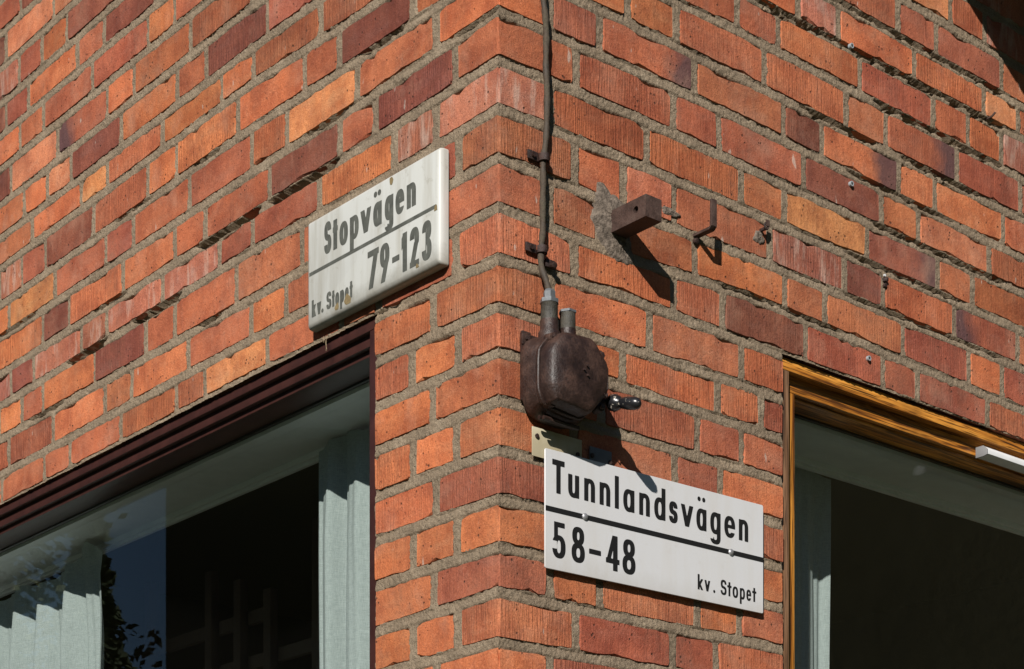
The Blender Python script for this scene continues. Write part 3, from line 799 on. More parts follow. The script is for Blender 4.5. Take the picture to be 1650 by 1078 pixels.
# ------------------------------------------------------------------ curtains
def curtain(label, side, u0, u1, d, vtop, vbot, folds, amp, seed, flap=None):
    g = random.Random(seed); n = int((u1 - u0) / .005); m = 70
    th = [g.uniform(0, 6.28) for _ in range(4)]
    P = []
    verts = []; faces = []
    for i in range(n + 1):
        t = i / n
        for k in range(m + 1):
            z = k / m
            gather = 1 - .25 * math.exp(-z * 9)
            sp = 1 - .18 * z
            ph = t * folds * 6.283 + .9 * math.sin(t * 7 + th[0]) + .35 * math.sin(z * 3 + th[1] + t * 4)
            wave = math.sin(ph) + .28 * math.sin(ph * 2 + th[2] + z) + .30 * math.sin(t * folds * 14.0 + th[3]) * (1 - .5 * z) + .16 * math.sin(t * folds * 31 + th[1] + z * 3)
            y = d + amp * wave * (.45 + .55 * min(1, z * 4))
            x = u0 + (u1 - u0) * t + amp * .22 * math.cos(ph) * (1 if 0 < i < n else 0)
            if flap and t < .16: x -= .034 * max(0.0, 1 - z / .075) * (1 - t / .16)
            top = vtop + .010 * math.sin(ph * .5 + th[3]) * 1.0
            if flap: 
                f = flap(t); top += f
                y -= (.035 * max(0, f) / .044) * math.exp(-z * 14)
            v = top + (vbot - top) * (z ** 1.15)
            verts.append((SG[side] * x, y, v + EYE))
    for i in range(n):
        for k in range(m):
            a = i * (m + 1) + k; faces.append((a, a + 1, a + m + 2, a + m + 1))
    me = mesh('curtain', verts, faces, M['curtain'], True)
    o = link('curtain', me, None, (CX, CY, 0), (0, 0, ROT[side])); 
    tag(o, label, 'curtain', 'pale curtains inside the windows')
    return o
curtain('pale linen curtain with folds at the right edge of the brown-framed window', 'L', .58, .985, .262, 1.492, .32, 3.1, .021, 4)
curtain('pale linen curtain with a turned-over top corner at far left of the brown-framed window', 'L', 2.035, 2.84, .256, 1.452, .32, 4.6, .026, 9,
        flap=lambda t: .044 * max(0.0, 1 - abs(t - .06) / .10))
curtain('narrow pale curtain at the left edge of the orange-framed window', 'R', .93, 1.345, .335, 1.485, .32, 2.6, .018, 6)

# slatted rack standing in the room
rk = link('slatted_rack', None, None, tuple(Wpt('L', 0, -1.0)), (0, 0, ROT['L']))
tag(rk, 'dim wooden slatted rack standing inside behind the brown-framed window', 'rack')
for u, vt in ((2.90, 1.66), (2.52, 1.62), (2.35, 1.56), (2.18, 1.50), (1.92, 1.66), (1.76, 1.64)):
    MB().box(-u - .02, -u + .02, .90, .93, 0, vt + 1.0).build('upright', M['rackwood'], rk, bevel=.004)
for v, ua, ub in ((1.44, 2.20, 3.0), (1.30, 1.70, 3.0), (1.52, 1.74, 1.94)):
    MB().box(-ub, -ua, .931, .95, v + 1.0 - .02, v + 1.0 + .02).build('crosspiece', M['rackwood'], rk)

# ------------------------------------------------------------------ lettering: glyphs as filled outlines
def G_rect(x0, y0, x1, y1): return lambda x, y: np.minimum(np.minimum(x - x0, x1 - x), np.minimum(y - y0, y1 - y))
def G_ell(cx, cy, rx, ry, n=2.4): return lambda x, y: (1 - (np.abs((x - cx) / rx) ** n + np.abs((y - cy) / ry) ** n) ** (1 / n)) * min(rx, ry)
def G_or(*f): return lambda x, y: np.maximum.reduce([q(x, y) for q in f])
def G_and(*f): return lambda x, y: np.minimum.reduce([q(x, y) for q in f])
def G_not(f): return lambda x, y: -f(x, y)
def G_ring(cx, cy, rx, ry, t, th, n=2.4): return G_and(G_ell(cx, cy, rx, ry, n), G_not(G_ell(cx, cy, max(rx - t, .0005), max(ry - th, .0005), n)))
def G_seg(x0, y0, x1, y1, w, ylo=None, yhi=None):
    def f(x, y):
        dx, dy = x1 - x0, y1 - y0; l = math.hypot(dx, dy)
        d = np.abs((x - x0) * dy - (y - y0) * dx) / l
        r = w / 2 - d
        lo = min(y0, y1) if ylo is None else ylo; hi = max(y0, y1) if yhi is None else yhi
        return np.minimum(r, np.minimum(y - lo, hi - y))
    return f
def glyph(ch, w, A, X, D, t):
    th = t * .78; c = w / 2
    if ch in 'oöaäåbdpgq':
        base = [G_ring(c, X / 2, c, X / 2 + .0006, t, th)]
        if ch in 'aäå': base.append(G_rect(w - t, 0, w, X))
        if ch == 'd': base.append(G_rect(w - t, 0, w, A))
        if ch == 'p': base.append(G_rect(0, -D, t, X))
        if ch == 'g':
            base.append(G_rect(w - t, -D * .35, w, X))
            base.append(G_and(G_ring(c, -D * .35, c, D * .65, t, th), G_rect(-1, -1, 1, -D * .35 + .0002), G_or(G_rect(w * .3, -1, 1, 1), G_rect(0, -1, 1, -D * .52))))
        if ch in 'äö':
            r = t * .42
            base += [G_ell(c - w * .23, A * .985, r, r, 2), G_ell(c + w * .23, A * .985, r, r, 2)]
        return G_or(*base)
    if ch == 'n': return G_or(G_rect(0, 0, t, X), G_rect(w - t, 0, w, X * .62), G_and(G_ring(c, X * .62, c, X * .38 + .0005, t, th), G_rect(-1, X * .6, 1, 1)))
    if ch == 'u': return G_or(G_rect(0, X * .38, t, X), G_rect(w - t, 0, w, X), G_and(G_ring(c, X * .38, c, X * .38 + .0005, t, th), G_rect(-1, -1, 1, X * .4)))
    if ch == 'l': return G_rect(0, 0, t, A)
    if ch == 'T': return G_or(G_rect(c - t / 2, 0, c + t / 2, A), G_rect(0, A - t * .95, w, A))
    if ch == 't': return G_or(G_rect(c - t / 2, 0, c + t / 2, A * .93), G_rect(0, X - th, w, X))
    if ch == 'k': return G_or(G_rect(0, 0, t, A), G_seg(t * .7, X * .40, w - t * .5, X, t * .9), G_seg(t * 1.0, X * .52, w - t * .5, 0, t * .95))
    if ch == 'v': return G_or(G_seg(t * .5, X, c, 0, t), G_seg(w - t * .5, X, c, 0, t))
    if ch == '.': return G_ell(c, t * .5, t * .55, t * .55, 2)
    if ch == '-': return G_rect(0, X * .40, w, X * .40 + th)
    if ch == 'e': return G_and(G_or(G_ring(c, X / 2, c, X / 2 + .0006, t, th), G_rect(t * .5, X * .44, w - t * .3, X * .44 + th * .8)), G_not(G_rect(c, X * .25, 2, X * .44)))
    if ch in 'Ss':
        H = A if ch == 'S' else X; r = H * .25 + th * .26
        up = G_and(G_ring(c, H - r, c * .96, r, t, th), G_not(G_rect(c, -1, 1, H - r)))
        lo = G_and(G_ring(c, r, c, r, t, th), G_not(G_rect(-1, r, c, 1)))
        dg = G_seg(c - w * .18, H * .5 + th * .32, c + w * .18, H * .5 - th * .32, th * 1.1, -1, 1)
        return G_or(up, lo, G_and(dg, G_rect(w * .25, 0, w * .75, H)))
    H = A
    if ch == '8': return G_or(G_ring(c, H * .745, c * .9, H * .255, t, th), G_ring(c, H * .275, c, H * .275, t, th))
    if ch == '5': return G_or(G_rect(w * .08, H - th, w * .92, H), G_rect(w * .08, H * .5, w * .08 + t * .8, H), G_and(G_ring(c * .92, H * .32, c * 1.05, H * .32, t, th), G_not(G_rect(-1, H * .25, c * .6, H * .47))))
    if ch == '4': return G_or(G_rect(w * .52, 0, w * .52 + t, H), G_rect(0, H * .2, w, H * .2 + th), G_seg(t * .42, H * .2, w * .62, H, t * .8))
    if ch == '7': return G_or(G_rect(0, H - th * 1.1, w, H), G_seg(w * .28, 0, w - t * .55, H, t))
    if ch == '9': return G_or(G_ring(c, H * .69, c, H * .31, t, th), G_seg(w * .30, 0, w - t * .52, H * .62, t * .95))
    if ch == '1': return G_or(G_rect(w - t, 0, w, H), G_and(G_seg(0, H * .72, w - t * .3, H * .98, th * 1.2, -1, 1), G_rect(0, 0, w, H)))
    if ch == '2': return G_or(G_and(G_ring(c, H * .71, c, H * .29, t, th), G_not(G_rect(-1, -1, c, H * .71)), G_or(G_rect(-1, H * .71, 1, 1), G_rect(c, H * .56, 1, 1))), G_seg(t * .45, 0, w - t * .6, H * .62, t * .95), G_rect(0, 0, w, th))
    if ch == '3': return G_and(G_or(G_ring(c, H * .745, c * .94, H * .255, t, th), G_ring(c, H * .275, c, H * .275, t, th)), G_not(G_rect(-1, H * .27, c * .75, H * .73)))
    return G_rect(0, 0, w, H)

def fill_mesh(f, x0, x1, y0, y1, h):
    """marching squares of f>0, full cells merged along rows"""
    xs = np.arange(x0 - h * 1.5, x1 + h * 2, h); ys = np.arange(y0 - h * 1.5, y1 + h * 2, h)
    X, Y = np.meshgrid(xs, ys, indexing='ij'); F = f(X, Y)
    V = []; P = []; cache = {}
    def vid(p):
        k = (round(p[0] * 1e7), round(p[1] * 1e7))
        if k not in cache: cache[k] = len(V); V.append(p)
        return cache[k]
    for j in range(len(ys) - 1):
        run = None
        for i in range(len(xs) - 1):
            c = [(i, j), (i + 1, j), (i + 1, j + 1), (i, j + 1)]; val = [F[a] for a in c]
            if min(val) > 0:
                if run is None: run = i
                continue
            if run is not None: P.append([vid((xs[run], ys[j])), vid((xs[i], ys[j])), vid((xs[i], ys[j + 1])), vid((xs[run], ys[j + 1]))]); run = None
            if max(val) <= 0: continue
            poly = []
            for q in range(4):
                a, b = c[q], c[(q + 1) % 4]; fa, fb = val[q], val[(q + 1) % 4]
                pa = (xs[a[0]], ys[a[1]]); pb = (xs[b[0]], ys[b[1]])
                if fa > 0: poly.append(vid(pa))
                if (fa > 0) != (fb > 0):
                    t = fa / (fa - fb); poly.append(vid((pa[0] + (pb[0] - pa[0]) * t, pa[1] + (pb[1] - pa[1]) * t)))
            poly = [p for k, p in enumerate(poly) if p != poly[k - 1]]
            if len(poly) >= 3: P.append(poly)
        if run is not None: P.append([vid((xs[run], ys[j])), vid((xs[-1], ys[j])), vid((xs[-1], ys[j + 1])), vid((xs[run], ys[j + 1]))])
    return V, P

def letters(parent, name, items, A, X, D, t, y, mat, h=.0012):
    """items: (char, x0, x1, baseline) in the sign's own plane; one printed line of text"""
    V = []; P = []
    for ch, a, b, base in items:
        v, p = fill_mesh(glyph(ch, b - a, A, X, D, t), -.001, b - a + .001, -D, A * 1.12, h)
        k = len(V); V += [(x + a, y, z + base) for x, z in v]; P += [[q + k for q in pp] for pp in p]
    o = link(name, mesh(name, V, P, mat), parent)
    return o

# ---- right sign: flat white plate
def sign_root(side, u, v, label, out=0):
    o = link('street_sign', None, None, tuple(Wpt(side, u, v, out)), (0, 0, ROT[side]))
    return tag(o, label, 'street sign', 'street name signs on the corner')
UR, VR = .106, .985
sr = sign_root('R', UR, VR, 'flat white sign reading Tunnlandsvägen 58-48, below the rusty box')
Wd, Ht = .616, .230
def rrect(x0, x1, z0, z1, r, n=4):
    pts = []
    for cx, cz, a0 in ((x1 - r, z0 + r, -90), (x1 - r, z1 - r, 0), (x0 + r, z1 - r, 90), (x0 + r, z0 + r, 180)):
        for k in range(n + 1):
            a = math.radians(a0 + 90 * k / n); pts.append((cx + r * math.cos(a), cz + r * math.sin(a)))
    return pts
pts = rrect(0, Wd, 0, Ht, .004)
pl = MB().rings([[(x, -.009, z + x * .012) for x, z in pts], [(x, -.012, z + x * .012) for x, z in pts]]).build('plate', M['sign_white'], sr, bevel=.0006, seg=1)
YR = -.0124
def u2x(u): return u - UR
B0 = 1.1335 - VR
line1 = [('T', .124, .156), ('u', .165, .194), ('n', .207, .236), ('n', .248, .277), ('l', .289, .300), ('a', .312, .343), ('n', .356, .386), ('d', .398, .430), ('s', .440, .465), ('v', .474, .510), ('ä', .519, .549), ('g', .560, .591), ('e', .602, .635), ('n', .646, .675)]
letters(sr, 'street_name', [(c, u2x(a), u2x(b), B0 + (a - .124) * .004) for c, a, b in line1], .0645, .044, .0215, .0113, YR, M['black'])
nums = [('5', .126, .159), ('8', .174, .209), ('-', .220, .252), ('4', .265, .302), ('8', .310, .346)]
letters(sr, 'house_numbers', [(c, u2x(a), u2x(b), 1.009 - VR + (a - .126) * .002) for c, a, b in nums], .0695, .058, .0215, .0126, YR, M['black'])
kv = [('k', .523, .539), ('v', .543, .560), ('.', .568, .576), ('S', .591, .609), ('t', .611, .624), ('o', .627, .644), ('p', .649, .665), ('e', .669, .684), ('t', .687, .700)]
letters(sr, 'block_name', [(c, u2x(a), u2x(b), 1.012 - VR + (a - .523) * .006) for c, a, b in kv], .0315, .0225, .0105, .0058, YR, M['black'], .0008)
MB().rings([[(0.001, YR, .1102), (.001, YR, .1205), (Wd - .001, YR, .1262), (Wd - .001, YR, .1159)]], True, False).build('stripe', M['black'], sr)
for u, v in ((.209, 1.102), (.622, 1.105)):
    mb = MB()
    rings = []
    for k in range(5):
        a = k / 4 * math.pi / 2; rr = .0075 * math.cos(a * .92); rings.append([(u - UR + rr * math.cos(q * math.pi / 6), -.0125 - .0045 * math.sin(a), v - VR + rr * math.sin(q * math.pi / 6)) for q in range(12)])
    mb.rings(rings).build('screw', M['screw'], sr, smooth=True)

# ---- left sign: thick enamelled plate with turned-back edges
UL, VL = .603, 1.588
sl_ = sign_root('L', UL, VL, 'thick weathered white sign reading Stopvägen 79-123, above the brown window', 0)
WL, HL = .456, .228
shear = lambda x: -x * .007
rg = []
for inset, yy in ((.000, -.004), (.000, -.014), (.0015, -.0205), (.005, -.0245), (.010, -.0262)):
    rg.append([(x, yy, z + shear(x)) for x, z in rrect(inset, WL - inset, inset, HL - inset, max(.005 - inset * .2, .002))])
MB().rings(rg, True, True).build('plate', M['sign_old'], sl_, smooth=True)
YL = -.0266
def xl(u): return UL - u
s1 = [('S', .537, .511), ('t', .506, .488), ('o', .482, .452), ('p', .445, .414), ('v', .408, .371), ('ä', .364, .335), ('g', .325, .296), ('e', .289, .260), ('n', .252, .222)]
letters(sl_, 'street_name', [(c, xl(a), xl(b), 1.726 - VL + shear(xl(a)) * 1.0) for c, a, b in s1], .0665, .0475, .022, .0138, YL, M['faded'])
s2 = [('7', .383, .345), ('9', .341, .309), ('-', .300, .276), ('1', .269, .251), ('2', .242, .212), ('3', .203, .172)]
letters(sl_, 'house_numbers', [(c, xl(a), xl(b), 1.606 - VL + shear(xl(a))) for c, a, b in s2], .077, .072, .02, .0145, YL, M['faded'])
s3 = [('k', .583, .567), ('v', .564, .548), ('.', .546, .541), ('S', .529, .511), ('t', .509, .499), ('o', .497, .483), ('p', .480, .465), ('e', .463, .449), ('t', .446, .435)]
letters(sl_, 'block_name', [(c, xl(a), xl(b), 1.609 - VL + shear(xl(a))) for c, a, b in s3], .036, .025, .012, .0076, YL, M['faded'], .0009)
MB().rings([[(.011, YL, .110), (.011, YL, .1175), (WL - .0105, YL, .1175 + shear(WL)), (WL - .0105, YL, .110 + shear(WL))]], True, False).build('stripe', M['faded'], sl_)
for x, z, r in ((.150, .020, .012), (.112, .016, .008), (.300, .214, .008), (WL - .012, .110, .006), (.385, .014, .006)):
    g = random.Random(int(x * 1000)); pts = [(x + r * g.uniform(.6, 1.1) * math.cos(k / 10 * 6.283), YL - .0002, max(.010, min(HL - .010, z + shear(x) + r * 1.3 * g.uniform(.6, 1.1) * math.sin(k / 10 * 6.283)))) for k in range(10)]
    MB().rings([pts], True, False).build('rust_spot', M['stain'], sl_)

# ------------------------------------------------------------------ rusty switch box
bx = link('switch_box', None, None, tuple(Wpt('R', .14, 1.34)), (0, 0, ROT['R']))
tag(bx, 'rusty dark brown cast-iron switch box with lever, above the flat white sign', 'switch box')
def bxp(u, v, out): return (u - .14, -out, v - 1.34)
outline = [(.052, 1.300), (.066, 1.276), (.160, 1.268), (.178, 1.274), (.224, 1.318), (.228, 1.330), (.228, 1.368), (.222, 1.380), (.186, 1.414), (.170, 1.420), (.098, 1.416), (.084, 1.410), (.056, 1.382), (.051, 1.370), (.050, 1.312)]
outline = [(.052 + (u - .052) * .875, v) for u, v in outline]
cu, cv = .129, 1.343
def scale(o, s, du=0, dv=0): return [((u - cu) * s + cu + du, (v - cv) * s + cv + dv) for u, v in o]
def smooth_outline(o, it=2):
    for _ in range(it):
        q = []
        for k in range(len(o)):
            a, b = o[k], o[(k + 1) % len(o)]
            q += [(a[0] * .75 + b[0] * .25, a[1] * .75 + b[1] * .25), (a[0] * .25 + b[0] * .75, a[1] * .25 + b[1] * .75)]
        o = q
    return o
o1 = smooth_outline(outline, 1)
back = [(.050, 1.296), (.214, 1.296), (.214, 1.424), (.050, 1.424)]
MB().rings([[bxp(u, v, .003) for u, v in back], [bxp(u, v, .009) for u, v in back]]).build('back_plate', M['rust'], bx, bevel=.001)
bo = smooth_outline([(.050, 1.290), (.072, 1.262), (.165, 1.258), (.208, 1.296), (.214, 1.345), (.210, 1.392), (.184, 1.418), (.140, 1.426), (.085, 1.422), (.050, 1.405), (.047, 1.365), (.047, 1.320)], 1)
ang = lambda p: math.atan2(p[1] - cv, p[0] - cu)
def resample(o, n=48):
    res = []
    for k in range(n):
        a = -math.pi + 2 * math.pi * (k + .5) / n; d = (math.cos(a), math.sin(a)); best = 0
        for q in range(len(o)):
            (x1_, y1_), (x2_, y2_) = o[q], o[(q + 1) % len(o)]
            x1_ -= cu; x2_ -= cu; y1_ -= cv; y2_ -= cv
            ex, ey = x2_ - x1_, y2_ - y1_; den = d[0] * ey - d[1] * ex
            if abs(den) < 1e-12: continue
            t = (x1_ * ey - y1_ * ex) / den; w = (x1_ * d[1] - y1_ * d[0]) / den
            if t > 0 and -1e-6 <= w <= 1 + 1e-6: best = max(best, t)
        res.append((cu + d[0] * best, cv + d[1] * best))
    return res
ob, of = resample(bo), resample(scale(o1, .985))
MB().rings([[bxp(u, v, .009) for u, v in ob], [bxp(u, v, .018) for u, v in ob], [bxp(u * .3 + a * .7, v * .3 + b * .7, .040) for (u, v), (a, b) in zip(ob, of)], [bxp(u, v, .052) for u, v in of]]).build('body', M['rust'], bx, bevel=.001)
MB().rings([[bxp(u, v, .052) for u, v in scale(o1, 1.045)], [bxp(u, v, .058) for u, v in scale(o1, 1.05)], [bxp(u, v, .060) for u, v in scale(o1, 1.03)]]).build('flange', M['rust'], bx, smooth=True)
rs = []
for s_, o_ in ((.985, .060), (.972, .079), (.925, .0895), (.80, .0955), (.45, .098)):
    rs.append([bxp(u, v, o_) for u, v in scale(outline, s_)])
MB().rings(rs).build('cover', M['rust'], bx, bevel=.0028, seg=2)
for u, v, lr in ((.078, 1.287, .0155), (.199, 1.398, .0125), (.200, 1.300, .011), (.078, 1.404, .0105)):
    lug = MB(); lug.tube([bxp(u, v, .050), bxp(u, v, .068)], [lr, lr * .85], 14); lg = lug.build('lug', M['rust'], bx, bevel=.001)
    MB().tube([bxp(u, v, .0685), bxp(u, v, .0745)], lr * .52, 6).build('bolt', M['rust_dark'], lg, bevel=.0006)
for u, v in ((.060, 1.414), (.214, 1.412)):
    ear = MB().box(u - .140 - .011, u - .140 + .011, -.012, -.005, v - 1.34 - .013, v - 1.34 + .013).build('ear', M['rust'], bx, bevel=.002)
    MB().tube([bxp(u, v, .0125), bxp(u, v, .017)], .005, 8).build('bolt', M['rust_dark'], ear)
# ribs under the box
for k, (v, o_) in enumerate(((1.262, .030), (1.259, .042))):
    MB().tube([bxp(.075, v, o_), bxp(.165, v - .002, o_)], .0045, 8).build('rib', M['rust'], bx)
# cast mark and small studs on the cover
for a, b, c, d in ((.197, 1.352, .197, 1.376), (.206, 1.350, .206, 1.378), (.197, 1.352, .206, 1.350), (.1975, 1.341, .203, 1.336), (.203, 1.336, .206, 1.343)):
    MB().tube([bxp(a - .012, b - .026, .0935), bxp(c - .012, d - .026, .0935)], .0014, 5).build('cast_mark', M['rust_dark'], bx)
for u, v in ((.136, 1.355), (.137, 1.337), (.128, 1.346)):
    MB().tube([bxp(u, v, .098), bxp(u, v, .1025)], .0022, 7).build('stud', M['rust_dark'], bx)
# glands on top
def lathe(parent, name, mat, u, out, prof, n=16):
    rings = [[bxp(u + r * math.cos(2 * math.pi * k / n), z, out + r * math.sin(2 * math.pi * k / n)) for k in range(n)] for r, z in prof]
    return MB().rings(rings).build(name, mat, parent, smooth=True)
g1 = lathe(bx, 'gland', M['rust'], .101, .030, [(.0215, 1.405), (.0215, 1.428), (.018, 1.433), (.0178, 1.452)])
lathe(g1, 'sleeve', M['gland'], .101, .030, [(.0165, 1.452), (.0165, 1.482), (.018, 1.484)])
lathe(g1, 'nut', M['zinc'], .101, .030, [(.0180, 1.4845), (.0185, 1.487), (.0185, 1.492), (.0115, 1.4935), (.0125, 1.506), (.0085, 1.511)], 6)
g2 = lathe(bx, 'gland', M['rust'], .148, .030, [(.0205, 1.405), (.0205, 1.424), (.0165, 1.430), (.0160, 1.446)])
lathe(g2, 'sleeve', M['gland'], .148, .030, [(.0152, 1.446), (.0152, 1.477)])
lathe(g2, 'cap', M['zinc'], .148, .030, [(.0175, 1.4775), (.0175, 1.482), (.009, 1.4845), (.006, 1.4855)], 6)
# lever
lv = MB().tube([bxp(.190, 1.320, .034), bxp(.214, 1.317, .052), bxp(.226, 1.315, .070)], .0075, 10).build('lever', M['rust_dark'], bx, smooth=True)
A_, B_ = Vector(bxp(.225, 1.315, .062)), Vector(bxp(.239, 1.2965, .137)); dd = (B_ - A_)
kp = []; 
for t, r in ((0, .004), (.02, .010), (.1, .0155), (.22, .0165), (.33, .0135), (.40, .0095), (.46, .0105), (.62, .0125), (.82, .0125), (.94, .010), (1.0, .004)):
    kp.append((A_ + dd * t, r))
MB().tube([p for p, _ in kp], [r for _, r in kp], 16).build('grip', M['knob'], bx, smooth=True)
for u in (.10, .118): pass

# ------------------------------------------------------------------ cable and its clips
cb_ = link('power_cable', None, None, tuple(Wpt('R', .105, 1.5)), (0, 0, ROT['R']))
tag(cb_, 'old brown electric cable running down beside the corner into the rusty box', 'cable')
cpts = [(.101, 1.505, .030), (.098, 1.53, .024), (.0955, 1.56, .013), (.098, 1.598, .010), (.101, 1.63, .011), (.100, 1.68, .012), (.101, 1.72, .012), (.103, 1.765, .010), (.108, 1.80, .011), (.110, 1.84, .012), (.110, 1.90, .013), (.108, 1.95, .012), (.109, 2.0, .012), (.106, 2.04, .013), (.101, 2.08, .012), (.099, 2.15, .012), (.102, 2.4, .012), (.10, 2.9, .012)]
def cr(pts, n=6):
    out = []
    P = [Vector(p) for p in pts]; P = [P[0]] + P + [P[-1]]
    for i in range(1, len(P) - 2):
        for k in range(n):
            t = k / n; a, b, c, d = P[i - 1], P[i], P[i + 1], P[i + 2]
            out.append(.5 * ((2 * b) + (c - a) * t + (2 * a - 5 * b + 4 * c - d) * t * t + (3 * b - a - 3 * c + d) * t ** 3))
    out.append(P[-2]); return out
path = cr([(u - .105, -o, v - 1.5) for u, v, o in cpts])
MB().tube(path, [.0061 + .0006 * math.sin(i * .9) + .0004 * math.sin(i * 2.3) for i in range(len(path))], 12).build('sheath', M['cable'], cb_, smooth=True)
for v, u in ((1.770, .1035), (1.592, .098)):
    cl = MB(); rings = []
    for k in range(9):
        a = math.pi * k / 8
        rings.append([(u - .105 + rr * math.cos(a), -.004 - (rr * math.sin(a) * 1.15 + .006), v - 1.5 + zz) for rr, zz in ((.0085, -.007), (.0112, -.007), (.0112, .007), (.0085, .007))])
    cl.rings(rings).build('clip', M['rust_dark'], cb_, bevel=.0008)
    tabm = MB().box(u - .105 - .036, u - .105 - .009, -.0075, -.003, v - 1.5 - .008, v - 1.5 + .009).build('clip_tab', M['rust_dark'], cb_, bevel=.0015)
    MB().tube([(u - .105 - .024, -.0075, v - 1.5), (u - .105 - .024, -.012, v - 1.5)], .0045, 8).build('screw', M['rust'], tabm)
t2 = MB().box(.006, .030, -.009, -.003, .066, .082).build('clip_tab', M['rust_dark'], cb_, bevel=.002)
MB().tube([(.020, -.009, .070), (.020, -.020, .068)], .006, 8).build('screw', M['rust'], t2, bevel=.001)

# ------------------------------------------------------------------ iron bar set in a mortar patch
def blob(name, side, mat, cu_, cv_, ru, rv, h, seed, parent=None, hole=None, n=44, m=12):
    g = random.Random(seed); ph = [g.uniform(0, 6.28) for _ in range(8)]
    V = []; F = []
    for k in range(n):
        a = 2 * math.pi * k / n
        e = 1 + .13 * math.sin(3 * a + ph[0]) + .08 * math.sin(5 * a + ph[1]) + .05 * math.sin(9 * a + ph[2]) + g.uniform(-.05, .05)
        for q in range(m + 1):
            t = q / m; r = e * t
            hh = h * (1 - t ** 2.2) * (1 + .25 * math.sin(a * 2 + ph[3] + t * 4)) + g.uniform(-.0013, .0013) * (h / .006) - (.0045 * (t - .8) / .2 if t > .8 else 0)
            V.append((cu_ + ru * r * math.cos(a), -hh, cv_ + rv * r * math.sin(a)))
    for k in range(n):
        for q in range(m):
            a = k * (m + 1) + q; b = ((k + 1) % n) * (m + 1) + q
            F.append((a, a + 1, b + 1, b))
    V = [(x * SG[side], y, z + EYE) for x, y, z in V]
    o = link(name, mesh(name, V, F, mat, True), parent)
    return o
blob('mortar_patch', 'R', M['patch'], .290, 1.716, .056, .058, .0065, 3, walls['R'])
blob('mortar_patch', 'R', M['patch'], .315, 1.663, .043, .040, .0050, 5, walls['R'])
blob('mortar_patch', 'R', M['patch'], .455, 1.772, .032, .010, .0025, 8, walls['R'])
blob('mortar_patch', 'R', M['patch'], .722, 1.795, .018, .016, .0030, 9, walls['R'])
ib = link('iron_bar', None, None, tuple(Wpt('R', .307, 1.702)), (0, 0, ROT['R']))
tag(ib, 'square rusty iron bar jutting from a cement patch with a hole in its side', 'bracket')
# square bar with a round hole right through its two side faces
def holed_bar():
    w = .0215; L0, L1 = -.03, .104; hy = .076; hr = .0068; n = 16
    bm = bmesh.new()
    V = {}
    for sx in (-1, 1):
        outer = []
        # square patch round the hole in the side plane
        corners = [(hy - .02, -w), (hy + .02, -w), (hy + .02, w), (hy - .02, w)]
        ring = [bm.verts.new((sx * w, -(hy + hr * math.cos(a)), hr * math.sin(a))) for a in [2 * math.pi * k / n + math.pi / n for k in range(n)]]
        cv_ = [bm.verts.new((sx * w, -a, b)) for a, b in [(hy + .02, w), (hy - .02, w), (hy - .02, -w), (hy + .02, -w)]]
        V[sx] = (ring, cv_)
        for q in range(4):
            seg = ring[q * 4:(q + 1) * 4] + [ring[((q + 1) * 4) % n]]
            c0 = cv_[q]
            for s_ in range(4): bm.faces.new((seg[s_], seg[s_ + 1], c0))
            bm.faces.new((seg[-1], cv_[(q + 1) % 4], c0))
        e = [bm.verts.new((sx * w, -L1, w)), bm.verts.new((sx * w, -L1, -w)), bm.verts.new((sx * w, -L0, w)), bm.verts.new((sx * w, -L0, -w))]
        bm.faces.new((cv_[0], cv_[3], e[1], e[0])); bm.faces.new((cv_[1], cv_[2], e[3], e[2])); V[sx] += (e,)
    r0, c0, e0 = V[-1]; r1, c1, e1 = V[1]
    for k in range(n): bm.faces.new((r0[k], r0[(k + 1) % n], r1[(k + 1) % n], r1[k]))
    bm.faces.new((e0[0], e1[0], e1[1], e0[1])); bm.faces.new((e0[2], e1[2], e1[3], e0[3]))
    bm.faces.new((e0[0], c0[0], c0[1], e0[2], e1[2], c1[1], c1[0], e1[0]))
    bm.faces.new((e0[1], c0[3], c0[2], e0[3], e1[3], c1[2], c1[3], e1[1]))
    bmesh.ops.recalc_face_normals(bm, faces=bm.faces)
    me = bpy.data.meshes.new('bar'); bm.to_mesh(me); bm.free(); me.materials.append(M['rust_bar']); return me
link('bar', holed_bar(), ib)

# ------------------------------------------------------------------ hook of flat iron
hk = MB()
path = [(0, .02), (0, -.046), None]
hr_ = tag(link('wall_hook', None, None, tuple(Wpt('R', .531, 1.7445)), (0, 0, ROT['R'])), 'small rusty upturned flat iron hook to the right of the jutting square bar', 'hook')
w_, t_ = .0078, .0028
prof = [(.020, 0, 0), (-.044, 0, 0), (-.049, .004, 0), (-.0495, .058, 0)]
rings = []
for i, (y, z, _) in enumerate(prof):
    d = Vector((0, prof[min(i + 1, 3)][0] - prof[max(i - 1, 0)][0], prof[min(i + 1, 3)][1] - prof[max(i - 1, 0)][1])).normalized()
    nrm = Vector((0, -d.z, d.y))
    c = Vector((0, y, z)); rings.append([c + Vector((sx * w_, 0, 0)) + nrm * sz * t_ for sx, sz in ((-1, -1), (1, -1), (1, 1), (-1, 1))])
hk.rings(rings).build('hook', M['rust_bar'], hr_, bevel=.0005)
MB().tube([(-.002, .004, -.010), (-.002, -.006, -.012)], .006, 8).build('screw', M['rust_dark'], hr_, bevel=.001)

